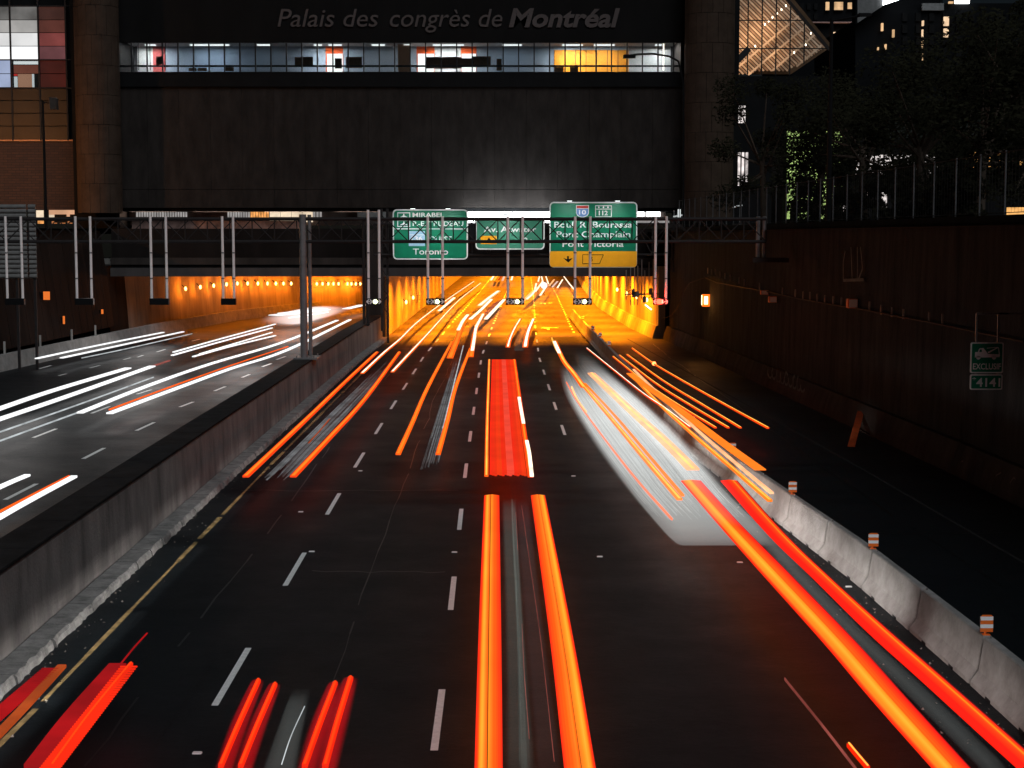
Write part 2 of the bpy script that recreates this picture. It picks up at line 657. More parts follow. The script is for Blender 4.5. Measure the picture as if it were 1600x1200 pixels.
# ================================================================== MEDIAN WALL with kerb
mb = MB()
rings = []
d = 6.0
med_d = []
while d < 119:
    med_d.append(d)
    d += 3.0
med_d.append(119.5)
for d in med_d:
    x = -8.82 + road_shift(min(d, 121)) * 1.0
    rings.append([(x, d, 0.0), (x - .05, d, 1.58), (x - .09, d, 1.64), (x - .86, d, 1.66), (x - .9, d, 1.6), (x - .95, d, 0.0)])
mb.loft(rings)
M_median = mat('stained median concrete', (0.26, 0.237, 0.225), 0.9, 0.5, 1.1, 0.5, 14, streak=0.3, c2=(0.085, 0.078, 0.076))
med = empty('median_wall', (-9.0, 6, 0), 'long concrete median wall stained with vertical streaks between the two carriageways', 'median wall')
mb.build('wall', M_median, med)
M_cop = mat('soot black coping', (0.016, 0.0165, 0.0175), 0.95, 0.4, 1.2, .3, 20)
for a_, b2 in zip(rings, rings[1:]):
    MB().loft([[(r[1][0] + .03, r[1][1] + o_, 1.672), (r[1][0] + .03, r[1][1] + o_, 1.735), (r[3][0] - .05, r[1][1] + o_, 1.735), (r[3][0] - .05, r[1][1] + o_, 1.672)] for r, o_ in ((a_, .012), (b2, -.012))]).build('coping', M_cop, med)
# kerb: broken edge, piece by piece
ks = empty('kerb', (-8.4, 8, 0), 'rough broken concrete kerb running along the foot of the median wall', 'kerb')
rng = random.Random(5)
kj = MB()
d = 8.0
while d < 119:
    L_ = rng.uniform(0.7, 1.5)
    x0, x1 = kerb_l(d), kerb_l(d + L_)
    w0, w1 = -8.80 + road_shift(d), -8.80 + road_shift(d + L_)
    target = MB() if d < 62 else kj
    n = 5
    rr = []
    for i in range(n + 1):
        u = i / n
        dd = d + 0.012 + (L_ - 0.024) * u
        xf = x0 + (x1 - x0) * u + rng.uniform(-.035, .02)
        xw = w0 + (w1 - w0) * u
        zt = 0.16 + rng.uniform(-.008, .008)
        rr.append([(xf + .02, dd, 0), (xf + rng.uniform(-.02, .012), dd, zt - .05), (xf - .03 + rng.uniform(-.03, .012), dd, zt), (xw, dd, zt + .01), (xw, dd, 0)])
    target.loft(rr)
    if d < 62:
        target.build('kerb_stone', M_kerb, ks)
    d += L_
stuff(kj.build('kerb_stone', M_kerb, ks))

# ================================================================== RIGHT: row of cast barriers with delineators
PROFILE = [(-.30, 0), (-.30, .075), (-.17, .26), (-.085, .80), (-.06, .82), (.06, .82), (.085, .80), (.17, .26), (.30, .075), (.30, 0)]


def barrier_piece(d0, d1):
    loc = Vector((interp(BARRIER, (d0 + d1) / 2), (d0 + d1) / 2, 0))
    e = empty('concrete_barrier', loc, None, 'road barrier', 'cast concrete barriers along the right lane')
    mb = MB()
    rr = []
    seq = [d0, d0 + .03, (d0 * 2 + d1) / 3, (d0 + 2 * d1) / 3, d1 - .03, d1]
    for i, d in enumerate(seq):
        x = interp(BARRIER, d)
        s = 0.9 if i in (0, 5) else 1.0
        rr.append([(x + px * s, d, pz if pz < .5 else pz * (0.985 if i in (0, 5) else 1)) for px, pz in PROFILE])
    mb.loft(rr)
    mb.build('wall', M_barrier, e)
    g = MB()
    for y in (d0 + 1.0, d1 - 1.0):
        x = interp(BARRIER, y)
        g.box((x - .315, y - .12, .0), (x - .302, y + .12, .05))
    g.build('drain_slot', M_black, e)
    x = interp(BARRIER, d1)
    MB().tube((x, d1 - .10, .80), (x, d1 - .10, .86), .02, .02, 6).build('lifting_pin', M_steel, e)
    return e


bars = []
d = 19.5
k = 0
while d < 150:
    bars.append(barrier_piece(d, d + 3.68))
    d += 3.75
ORD = ['zeroth', 'first', 'second', 'third', 'fourth', 'fifth', 'sixth', 'seventh', 'eighth', 'ninth', 'tenth', 'eleventh', 'twelfth', 'thirteenth', 'fourteenth',
       'fifteenth', 'sixteenth', 'seventeenth', 'eighteenth', 'nineteenth', 'twentieth', 'twenty first']
_md = [27.1, 34.8, 42.1, 49.5, 57.2, 98.0, 107.0, 114.0, 129.0]
_last, _cnt = -1, 0
for b_ in bars:
    y0 = b_.location.y - 1.875
    m_ = sum(1 for q in _md if q <= y0 + 3.75)
    if m_ != _last:
        _last, _cnt = m_, 0
    if m_ == 0:
        b_['label'] = ('brownish cast barrier at the lower right corner, %s before the nearest striped marker' % ('right' if y0 > 22 else 'two'))
    elif _cnt == 0:
        b_['label'] = 'grey cast barrier carrying the %s striped marker up the row from the lower right' % ORD[m_]
    else:
        b_['label'] = '%s plain cast barrier past the %s striped marker up the row from the lower right' % (ORD[_cnt], ORD[m_])
    _cnt += 1

M_or = mat('orange marker sheeting', (0.85, 0.16, 0.02), 0.5, 0.06, 3.0)
M_wh = mat('white marker sheeting', (0.9, 0.88, 0.88), 0.5, 0.04, 3.0)
dl_names = ['nearest striped orange and white marker on the barrier at lower right',
            'second striped marker from the lower right, on the light grey barrier',
            'third striped marker from the lower right, above the broad red streak',
            'fourth striped marker from the lower right, overlapped by the orange streaks',
            'fifth striped marker up the barrier, half hidden in the orange streaks',
            'striped marker low at the tunnel mouth, nearest of the far cluster',
            'striped marker in the far cluster, second into the tunnel',
            'striped marker in the far cluster, third into the tunnel',
            'smallest striped marker, deepest inside the tunnel']
for lab, (px, py) in zip(dl_names, ((1553, 990), (1370, 856), (1246, 771), (1152, 708), (1081, 664), (953, 541), (942, 527), (928, 516), (912, 500))):
    t = G(px, py, 0.84)
    x, y = interp(BARRIER, t.y), t.y
    e = empty('barrier_marker', (x, y, .82), lab, 'marker', 'striped markers on the barrier')
    MB().tube((x - .03, y, .815), (x, y, .92), .022, .022, 6).box((x - .06, y - .05, .815), (x + .06, y + .05, .835)).build('post', M_or, e)
    w, z0 = .105, .875
    for i in range(4):
        MB().box((x - w, y - .03, z0 + i * .066), (x + w, y - .01, z0 + (i + 1) * .066 - .002)).build('stripe', M_wh if i % 2 else M_or, e)
    MB().prism([(x - w, z0 + .264), (x + w, z0 + .264), (x + w * .7, z0 + .29), (x - w * .7, z0 + .29)], y - .03, y - .01).build('top_edge', M_or, e)
    MB().box((x - w - .006, y - .008, z0 - .004), (x + w + .006, y + .006, z0 + .266)).build('backing_plate', M_steel, e)

# ================================================================== RIGHT retaining wall, ramp wall and fence
ZR = 7.9
rw = empty('retaining_wall', (14, 60, 0), 'tall dark ribbed concrete retaining wall along the right hand ramp', 'retaining wall')
M_rwall = mat('dark board marked concrete', (0.042, 0.046, 0.048), 0.92, 0.45, 1.5, 0.9, 9, streak=0.2, c2=(0.014, 0.0165, 0.0178))
M_foot = mat('grimy wall foot', (0.075, 0.066, 0.064), 0.92, 0.4, 1.4, 0.6, 10, streak=0.3, c2=(0.028, 0.027, 0.027))
ys = [0, 15, 30, 38, 45, 52, 59, 66, 73, 80, 87, 94, 101, 108, 114, 119.6]
for a, b_ in zip(ys, ys[1:]):
    xa, xb = interp(RWALL, a) + .45, interp(RWALL, b_) + .45
    MB().hexa([(xa, a + .015, 1.0), (xa + 1.2, a + .015, 1.0), (xb + 1.2, b_ - .015, 1.0), (xb, b_ - .015, 1.0),
               (xa + .1, a + .015, ZR), (xa + 1.2, a + .015, ZR), (xb + 1.2, b_ - .015, ZR), (xb + .1, b_ - .015, ZR)]).build('wall_panel', M_rwall, rw)
    xa, xb = xa - .45, xb - .45
    MB().loft([[(xa, a + .01, 0), (xa + .05, a + .01, .3), (xa + .28, a + .01, .98), (xa + .7, a + .01, .98), (xa + .7, a + .01, 0)],
               [(xb, b_ - .01, 0), (xb + .05, b_ - .01, .3), (xb + .28, b_ - .01, .98), (xb + .7, b_ - .01, .98), (xb + .7, b_ - .01, 0)]]).build('foot', M_foot, rw)
mb = MB()
for a, b_ in zip(ys, ys[1:]):
    xa, xb = interp(RWALL, a) + .40, interp(RWALL, b_) + .40
    mb.hexa([(xa, a, ZR + .002), (xa + 1.3, a, ZR + .002), (xb + 1.3, b_, ZR + .002), (xb, b_, ZR + .002),
             (xa, a, ZR + .22), (xa + 1.3, a, ZR + .22), (xb + 1.3, b_, ZR + .22), (xb, b_, ZR + .22)])
mb.build('coping', M_conc_dark, rw)
# the plateau behind the wall
mb = MB()
mb.add([(16, -20, ZR - .1), (300, -20, ZR - .1), (300, 490, ZR - .1), (10, 490, ZR - .1), (10, 122, ZR - .1)], [(0, 1, 2, 3, 4)])
mb.build('ground', mat('dark street ground', (0.04, 0.04, 0.04), 0.95, 0.3, 0.3))['kind'] = 'structure'

# faded graffiti, flat strokes sprayed on the wall
def scrawl(name, label, pts_list, on, m, w=.05):
    mb = MB()
    for pts in pts_list:
        for (ax, ay), (bx, by) in zip(pts, pts[1:]):
            A, B = on(ax, ay), on(bx, by)
            dd = (B - A)
            if dd.length < 1e-5:
                continue
            u = dd.normalized()
            nrm = Vector((-1, 0, 0.0))
            s = u.cross(nrm).normalized() * w / 2
            off = nrm * .012
            mb.add([A - s + off, A + s + off, B + s + off, B - s + off], [(0, 1, 2, 3)])
    o = mb.build(name, m, rw)
    return o


def on_rwall(px, py, inset=.40):
    """where the sight line meets the face of the right wall"""
    r = ray(px, py)
    lo, hi = 20.0, 119.0
    for _ in range(40):
        mid = (lo + hi) / 2
        t = mid / r.y
        if r.x * t < interp(RWALL, mid) + inset:
            lo = mid
        else:
            hi = mid
    t = lo / r.y
    return Vector((r.x * t, lo, CAMZ + r.z * t))


M_spray = mat('faded pale spray paint', (0.16, 0.13, 0.125), 0.9, 0.35, 6.0)
M_spray2 = mat('grey green spray paint', (0.10, 0.125, 0.12), 0.9, 0.35, 6.0)
rng = random.Random(21)


def loops(x0, x1, y0, y1, n):
    out = []
    for i in range(n):
        cx = x0 + (x1 - x0) * (i + .5) / n
        w_ = (x1 - x0) / n * .55
        yy = y0 + (y1 - y0) * (i + .5) / n
        h = rng.uniform(9, 17)
        out.append([(cx + w_ * math.cos(a) * rng.uniform(.7, 1.1), yy + h * math.sin(a)) for a in [k * .7 + rng.random() for k in range(rng.randint(4, 8))]])
    return out


scrawl('graffiti', None, loops(1500, 1590, 728, 765, 8), lambda x, y: on_rwall(x, y, .12), M_spray, .035)
scrawl('graffiti', None, loops(1200, 1258, 578, 605, 9), lambda x, y: on_rwall(x, y, .12), M_spray2, .13)
scrawl('graffiti', None, [[(1321, 392), (1318, 410), (1318, 438)], [(1330, 386), (1332, 438)], [(1340, 386), (1340, 436)], [(1345, 386), (1348, 420), (1342, 436)], [(1318, 438), (1350, 437)]], on_rwall, M_spray2, .12)

# fence on the wall
fe = empty('wall_fence', (14, 60, ZR + .2), 'dark wire fence of thin posts on top of the right retaining wall', 'fence')
mb2 = MB()
y = 42.0
prev = None
while y < 118:
    x = interp(RWALL, y) + .75
    MB().tube((x, y, ZR + .22), (x, y, ZR + 2.15), .03, .03, 6).build('post', mat('dull fence post', (.08, .078, .08), .6), fe)
    if prev:
        for z in (ZR + .3, ZR + 2.1):
            MB().tube((prev[0], prev[1], z), (x, y, z), .014, .014, 5).build('rail', M_truss, fe)
        for i in range(1, 8):
            u = i / 8
            mb2.bar((prev[0] + (x - prev[0]) * u, prev[1] + (y - prev[1]) * u, ZR + .3), (prev[0] + (x - prev[0]) * u, prev[1] + (y - prev[1]) * u, ZR + 2.1), .006)
    prev = (x, y)
    y += 2.42
stuff(mb2.build('wire_mesh', M_truss, fe))

# cable run with brackets on the wall
cr_ = empty('cable_run', (14, 70, 4), 'cable run on short brackets strung along the dark right wall', 'cable')
pts = [on_rwall(px, py, .36) for px, py in ((1100, 433), (1120, 442), (1150, 447), (1200, 456), (1250, 467), (1300, 476), (1340, 482), (1400, 494), (1470, 507), (1540, 522), (1600, 534))]
MB().path(pts, .03, 5).build('cable', M_black, cr_)
for px, py in ((1106, 422), (1112, 424), (1118, 424), (1125, 428), (1133, 430), (1141, 433), (1155, 437), (1163, 440), (1187, 446), (1223, 454), (1243, 457), (1255, 460), (1266, 461), (1277, 464), (1289, 466), (1302, 468), (1315, 470), (1359, 477), (1377, 482), (1394, 486), (1412, 489), (1452, 494), (1473, 497)):
    a = on_rwall(px, py, .40)
    MB().box((a.x - .035, a.y - .03, a.z - .22), (a.x + .02, a.y + .03, a.z + .14)).build('bracket', M_conc, cr_)
mb = MB()
pts = [on_rwall(px, py, .3) for px, py in ((1036, 498), (1050, 492), (1062, 475), (1068, 455), (1078, 442), (1100, 434))]
MB().path(pts, .03, 5).build('cable', M_truss, cr_)

# square luminaires on the wall: one lit, three dark boxes
def wall_box(px, py, s, label, lit):
    c = on_rwall(px, py, .38)
    e = empty('wall_luminaire', c, label, 'wall lamp', 'box luminaires on the right wall')
    x, y, z = c
    MB().box((x - .30, y - s, z - s * .9), (x + .06, y + s, z + s * .9)).build('housing', M_or if not lit else M_black, e)
    if lit:
        for i in range(3):
            MB().box((x - .28 + i * .0, y - s - .022, z - s * .8), (x + .04, y - s - .004, z + s * .8)).build('lens', glow('amber lit lens', (1.0, 0.62, 0.30), 5.0), e) if i == 0 else None
        MB().box((x - .325, y - s * .9, z - s * .85), (x - .303, y + s * .9, z + s * .85)).build('lens', glow('amber lit lens', (1.0, 0.62, 0.30), 5.0), e)
        for (ax, az, bx, bz) in ((-.36, -s * 1.05, .12, -s * .68), (-.36, s * .68, .12, s * 1.05), (-.36, -s * 1.0, -.24, s * 1.0), (.0, -s * 1.0, .12, s * 1.0)):
            MB().box((x + ax, y - s - .034, z + az), (x + bx, y - s - .0225, z + bz)).build('halo_rim', glow('orange halo rim', (1, .16, .01), 1.6), e)  # glowing strips paint the orange halo around the lens
        lamp('glow_lamp', 'POINT', (x - .6, y - .8, z), 60, (1, .36, .06), e, radius=.2)
    else:
        MB().box((x - .28, y - s - .02, z - s * .8), (x + .05, y - s - .002, z + s * .8)).build('lens', M_wh, e)
        MB().box((x - .325, y - s * .85, z - s * .8), (x - .303, y + s * .85, z + s * .8)).build('side_lens', M_or, e)
    return e


wall_box(1105, 469, .36, 'brightly lit amber square lamp on the right wall beside the tunnel', True)
wall_box(1211, 468, .16, 'unlit orange and white box on the right wall, right of the lit lamp', False)
wall_box(1198, 457, .12, 'smallest unlit white box above the cable on the right wall', False)
wall_box(1336, 474, .2, 'unlit white box with orange side, on the cable far right', False)

# tow truck sign hung on the wall
def tow_sign():
    Y = 46.5
    c = P(1541, 572, Y)
    e = empty('tow_sign', P(1541, 608, Y), 'green tow truck sign with two panels hung on the dark right wall', 'sign')
    k = Y / FPX
    def T(px, py):
        p = P(px, py, Y)
        return p.x, p.z
    def panel(x0, y0, x1, y1):
        (a, z1), (b_, z0) = T(x0, y0), T(x1, y1)
        def rr(i, r):
            pts = []
            for cx, cz, s in ((b_ - r - i, z1 - r - i, 0), (a + r + i, z1 - r - i, 90), (a + r + i, z0 + r + i, 180), (b_ - r - i, z0 + r + i, 270)):
                for q in range(4):
                    an = R(s + q * 30)
                    pts.append((cx + r * math.cos(an), cz + r * math.sin(an)))
            return pts
        MB().prism(rr(0, .05), Y, Y + .03).build('border', M_sign_white, e)
        MB().prism(rr(.035, .035), Y - .006, Y - .001).build('face', M_green, e)
    panel(1517, 535, 1567, 583)
    panel(1516, 585, 1566, 609)
    mb = MB()
    (xa, zb), (xb, zt) = T(1520, 577), T(1564, 568)
    put_text(mb, 'EXCLUSIF', xa, xb, zb, zt, Y - .009, .012, .002)
    mb.build('lettering', M_sign_white, e)
    mb = MB()
    (xa, zb), (xb, zt) = T(1525, 604), T(1563, 591)
    put_text(mb, '4141', xa, xb, zb, zt, Y - .009, .02, .002)
    (xa, zb), (xb, zt) = T(1519, 597), T(1525, 590.5)
    put_text(mb, '*', xa, xb, zb, zb + (zt - zb) * 1.0, Y - .009, .03, .002)
    mb.build('lettering', M_sign_white, e)
    mb = MB()
    def poly(pts):
        q = [T(x, y) for x, y in pts]
        mb.add([(x, Y - .0085, z) for x, z in q], [tuple(reversed(range(len(q))))])
    # truck: bonnet, cab, bed, boom, hook line, two wheels
    poly([(1523.5, 550), (1528, 550), (1528, 558.5), (1523, 558.5)])
    poly([(1528, 550), (1529, 546), (1531, 544), (1534, 544), (1534, 546), (1531, 546), (1530, 550)])
    poly([(1534, 544), (1536.5, 543.5), (1543, 552), (1543, 558.5), (1534, 558.5)])
    poly([(1528, 550), (1534, 550), (1534, 558.5), (1528, 558.5)])
    poly([(1543, 553), (1561, 553.5), (1562, 558), (1543, 558.5)])
    poly([(1543, 550), (1559, 542), (1560.5, 543), (1544.5, 552)])
    poly([(1542, 543.5), (1559, 542), (1559, 543), (1542, 544.5)])
    poly([(1559.4, 543), (1560.6, 543), (1562.5, 556), (1561, 557)])
    for cx in (1528.5, 1553):
        poly([(cx + 3.4 * math.cos(k_ * math.pi / 6), 558.5 + 3.4 * math.sin(k_ * math.pi / 6)) for k_ in range(12)][::1])
    mb.build('pictogram', M_sign_white, e)
    for px in (1527, 1561):
        p = P(px, 536, Y)
        q = P(px, 490, Y)
        MB().bar((p.x, Y + .06, P(px, 600, Y).z), (q.x, Y + .06, q.z), .05, .05, up=(0, 1, 0)).build('hanger', M_steel, e)
        MB().bar((q.x, Y + .06, q.z), (q.x + .9, Y + .06, q.z), .05).build('bracket', M_steel, e)


tow_sign()

# leaning orange board at the wall foot
b0, b1 = G(1331, 700, 0.02), G(1346, 668, .02)
a0 = G(1330, 698)
e = empty('leaning_board', a0, 'dull orange board leaning against the foot of the dark right wall', 'board')
top = on_rwall(1345, 643, .2)
MB().bar(a0, top, .26, .04, up=(0, 0, 1)).build('board', mat('faded orange board', (0.75, 0.13, 0.03), 0.6, 0.25, 3.0), e)
mid = a0.lerp(top, .55)
lamp('added_beam_fill', 'SPOT', G(1205, 690, .9), 900, (1, .9, .8), e, radius=.1)  # added spot with no visible source, brightens the board
_l = e.children[-1]
_l.data.spot_size = R(10)
_l.data.spot_blend = 1.0
_l.rotation_euler = (G(1205, 690, .9) - a0.lerp(top, .6)).to_track_quat('Z', 'Y').to_euler()
MB().bar(mid + Vector((0, 0, 0)), mid + Vector((.5, .05, -.3)), .04).build('strut', M_truss, e)

# ================================================================== TUNNEL PORTAL AND INTERIOR
M_tile = mat('tunnel wall concrete', (0.36, 0.31, 0.25), 0.75, 0.35, 1.0, 0.3, 14, streak=0.15, c2=(0.18, 0.15, 0.12))
M_soffit = mat('tunnel soffit', (0.16, 0.15, 0.14), 0.9, 0.3, 1.0)
por = empty('tunnel_portal', (-9.9, PORTAL, 0), 'wide two bore road tunnel portal glowing orange under the dark street deck', 'tunnel')
XL, XR = -29.6, 11.6
# deck edge: two pale bands with a dark groove between
MB().box((XL, PORTAL, ZBEAM), (XR, PORTAL + 1.2, ZBEAM + .62)).build('beam', mat('pale deck beam', (0.055, 0.048, 0.047), 0.85, 0.25, .8, 0.2, 20, streak=.3), por)
MB().box((XL, PORTAL + .25, ZBEAM + .62), (XR, PORTAL + 1.2, ZBEAM + .86)).build('groove', M_black, por)
MB().box((XL, PORTAL + .06, ZBEAM + .86), (XR, PORTAL + 1.2, ZBEAM + 1.36)).build('upper_band', M_conc_dark, por)
MB().box((XL, PORTAL + .5, ZBEAM + 1.36), (XR + .5, PORTAL + 1.3, 8.05)).build('fascia', mat('soot dark fascia', (0.010, 0.008, 0.0075), 0.9, 0.4, .6, 0.2, 20, streak=.2), por)
MB().box((XL - 2, PORTAL + 1.2, ZBEAM + .9), (XR + 5, 345, ZBEAM + 1.3)).build('ceiling', M_soffit, por)
MB().box((-10.75, PORTAL - .6, 0), (-9.35, PORTAL + 1.0, ZBEAM - .003)).build('pier', M_conc_dark, por)
MB().box((-10.55, PORTAL - .3, ZBEAM + .01), (-9.5, PORTAL - .01, 8.0)).build('pier', M_conc_dark, por)
# walls inside, panel by panel
def wall_run(tab, d0, d1, step, side, z1, m, name, parent, th=.5, ledge=True):
    d = d0
    while d < d1 - .01:
        e_ = min(d + step, d1)
        xa, xb = interp(tab, d), interp(tab, e_)
        g_ = .02
        MB().hexa([(xa, d + g_, 0), (xa + side * th, d + g_, 0), (xb + side * th, e_ - g_, 0), (xb, e_ - g_, 0),
                   (xa, d + g_, z1), (xa + side * th, d + g_, z1), (xb + side * th, e_ - g_, z1), (xb, e_ - g_, z1)]).build(name, m, parent)
        d = e_
wall_run(RTUN, 120.2, 330, 3.0, 1, 5.3, M_tile, 'wall_panel', por)
wall_run([(120, -9.38), (340, -9.38)], 122.1, 330, 3.0, -1, 5.3, M_tile, 'wall_panel', por, th=.4)
mb = MB()
rr = []
for d in (120.2, 127, 134, 147, 160, 173, 195, 215, 237, 280, 330):
    x = interp(RTUN, d)
    rr.append([(x - .42, d, 0), (x - .36, d, .3), (x - .16, d, .95), (x - .003, d, .95), (x - .003, d, 0)])
mb.loft(rr)
mb.build('foot', M_tile, por)
MB().box((-9.4, 329, 0), (14, 330, 5.2)).build('end_wall', M_tile, por)

# lamps under the deck: two rows in the right bore, aimed at the road
M_sodium = glow('sodium lamp glass', (1.0, 0.55, 0.17), 7)


def deck_lamp(x, y, power):
    e = empty('tunnel_lamp', (x, y, 5.3), 'orange sodium lamp fixed under the tunnel deck', 'tunnel lamp', 'sodium lamps under the tunnel deck')
    MB().box((x - .35, y - .18, 5.25), (x + .35, y + .18, 5.44)).build('housing', M_black, e)
    lamp('lamp_glow', 'AREA', (x, y, 5.235), power, ORANGE_SODIUM, e, .6, .3, (0, 0, 0), R(140))


for d in range(126, 322, 10):
    for x in (-5.5, 1.5, 7.6):
        if x > 7 and d > 240:
            continue
        deck_lamp(x + (road_shift(d) if x < 7 else 0), d, 3700)
for d, xx in ((128, -18), (142, -17), (156, -15), (168, -13.5)):
    deck_lamp(xx, d, 700)


def wall_lamp(c, n, label, group, power):
    e = empty('wall_lamp', c, label, 'wall lamp', group)
    MB().ball(c, .10, .10, .17, 8, 6).build('lamp_glass', M_sodium, e, smooth=True)
    MB().tube((c.x, c.y, c.z), (c.x + n.x * .45, c.y + n.y * .45, c.z + .3), .03).build('bracket', M_black, e)
    if power:
        lamp('lamp_glow', 'POINT', (c.x - n.x * .3, c.y - n.y * .3, c.z), power, (1.0, .21, .006), e, radius=.15)


# left trench wall and its continuation inside the left bore
lw = empty('trench_wall', (-28, 90, 0), 'dark ribbed concrete trench wall on the far left of the oncoming carriageway', 'retaining wall')
ystep = [20, 40, 55, 68, 76, 83, 90, 95, 100, 105, 110, 115, 120.4]
M_lwall = mat('brown ribbed trench wall', (0.028, 0.017, 0.0135), 0.9, 0.4, 1.0, 0.3, 15, streak=.1, c2=(0.011, 0.0075, 0.0065))
for a, b_ in zip(ystep, ystep[1:]):
    xa, xb = interp(LWALL, a) + interp(LOFF, a), interp(LWALL, b_) + interp(LOFF, b_)
    n = 3 if a > 70 else 1
    for i in range(n):
        ya, yb = a + (b_ - a) * i / n, a + (b_ - a) * (i + 1) / n
        x0, x1 = xa + (xb - xa) * i / n, xa + (xb - xa) * (i + 1) / n
        MB().hexa([(x0 + .35, ya + .05, .9), (x0 - .7, ya + .05, .9), (x1 - .7, yb - .05, .9), (x1 + .35, yb - .05, .9),
                   (x0 - .55, ya + .05, 7.9), (x0 - 1.7, ya + .05, 7.9), (x1 - 1.7, yb - .05, 7.9), (x1 - .55, yb - .05, 7.9)]).build('wall_panel', M_lwall, lw)
mb = MB()
rr = []
for d in [0, 20, 40, 60, 75, 91, 100, 110, 118, 127, 134, 140, 146, 153, 160, 166]:
    x = interp(LWALL, d)
    rr.append([(x, d, 0), (x - .03, d, .25), (x - .16, d, .9), (x - .45, d, .9), (x - .45, d, 0)])
mb.loft(rr)
mb.build('foot', mat('pale wall foot', (0.27, 0.26, 0.25), 0.85, 0.3, 1.5, .3, 20), lw)
posts = MB()
for d in (84, 92, 98, 104, 109):
    x = interp(LWALL, d) - .3
    MB().box((x - .05, d - .05, .9), (x + .05, d + .05, 1.6)).build('marker_post', M_conc, lw)
d = 120.6
lt = empty('tunnel_wall', (-26, 140, 0), 'curved orange lit wall of the left tunnel bore under its row of lamps', 'tunnel wall')
while d < 196:
    e_ = d + 2.0
    xa, xb = interp(LWALL, d) + interp(LOFF, d), interp(LWALL, e_) + interp(LOFF, e_)
    MB().hexa([(xa, d + .03, 0), (xa - .6, d + .03, 0), (xb - .6, e_ - .03, 0), (xb, e_ - .03, 0),
               (xa - .35, d + .03, 5.3), (xa - 1, d + .03, 5.3), (xb - 1, e_ - .03, 5.3), (xb - .35, e_ - .03, 5.3)]).build('wall_panel', M_lwall if d < 123 else M_tile, lt)
    d = e_


def on_lwall(px, py, out=.0):
    r = ray(px, py)
    lo, hi = 60.0, 196.0
    for _ in range(40):
        mid = (lo + hi) / 2
        t = mid / r.y
        if r.x * t > interp(LWALL, mid) + interp(LOFF, mid) - .04 + out:
            lo = mid
        else:
            hi = mid
    t = lo / r.y
    return Vector((r.x * t, lo, CAMZ + r.z * t))


for k, px in enumerate((290, 313, 334, 354, 371, 387, 403, 418, 431, 443, 455, 486, 495, 504, 513, 521, 529, 543, 549, 556, 563)):
    py = 451 - (px - 290) * .105 if px < 370 else 443 + (0 if px < 480 else .5)
    c = on_lwall(px, py, .35)
    wall_lamp(c, Vector((-.8, .6, 0)), '%s from the left of the orange lamps along the left tunnel wall' % ORD[k + 1], 'orange lamps along the left tunnel wall', 200)
for px, py, lab in ((627, 472, 'nearer bright lamp low on the left wall of the right tunnel'), (641, 465, 'farther bright lamp low on the left wall of the right tunnel')):
    c = P(px, py, 141 if px < 635 else 151)
    c.x = -9.1
    wall_lamp(c, Vector((-.8, .6, 0)), lab, 'lamps inside the right tunnel', 200)
for k, d in enumerate((124, 130, 138, 148)):
    c = Vector((interp(RTUN, d) - .35, d, 2.7))
    MBx = None
    wall_lamp(c, Vector((.8, .6, 0)), '%s orange lamp going in along the right wall of the right tunnel' % ORD[k + 1], 'lamps on the right tunnel wall', 200)
for px, py, w_, h_, lab in ((73, 462, .20, .26, 'square orange lamp box on the dark trench wall between the first two hanger pairs'), (100, 500, .06, .26, 'thin slanting orange reflector low on the dark trench wall'), (160, 487, .07, .16, 'small orange reflector on the trench wall left of the tunnel lamps')):
    c = on_lwall(px, py, .45)
    e = empty('wall_marker', c, lab, 'wall lamp')
    MB().box((c.x - w_, c.y - .06, c.z - h_), (c.x + w_, c.y, c.z + h_)).build('lens', glow('orange wall lens', (1, .22, .03), .8), e)
    MB().box((c.x - w_ - .9, c.y + .005, c.z - h_ * .8), (c.x + w_ * .8, c.y + .09, c.z + h_ * .8)).build('housing', M_black, e)
# conduits and boxes by the right bore
cd = empty('conduit', (10.4, 121, 3), 'bundle of orange lit pipes and boxes at the right tunnel corner', 'conduit')
rng = random.Random(9)
for i in range(9):
    x = 8.4 + i * .28 + rng.uniform(-.05, .05)
    MB().tube((x, PORTAL - .25 - .05 * (i % 3), rng.uniform(2.4, 3.4)), (x, PORTAL - .25 - .05 * (i % 3), ZBEAM + rng.uniform(.3, 1.6)), .035).build('pipe', M_conc, cd)
for i in range(7):
    x, z = 8.8 + rng.random() * 1.9, rng.uniform(2.8, 4.4)
    MB().box((x - .13, PORTAL - .6, z - .2), (x + .13, PORTAL - .36, z + .22)).build('junction_box', M_conc, cd)
MB().box((8.3, PORTAL - .42, 3.2), (10.9, PORTAL - .3, 3.3)).build('tray', M_steel, cd)
e = empty('wall_lamp', P(1024, 470, 117), 'small white tube lamp slanting on the right tunnel corner', 'wall lamp')
a, b_ = P(1008, 476, 118), P(1018, 484, 118)
MB().tube(a, b_, .05).build('lamp_tube', glow('white tube lamp', (1, .85, .65), 4), e)
MB().tube(a + Vector((0, .2, 0)), b_ + Vector((0, .2, 0)), .07).build('bracket', M_black, e)

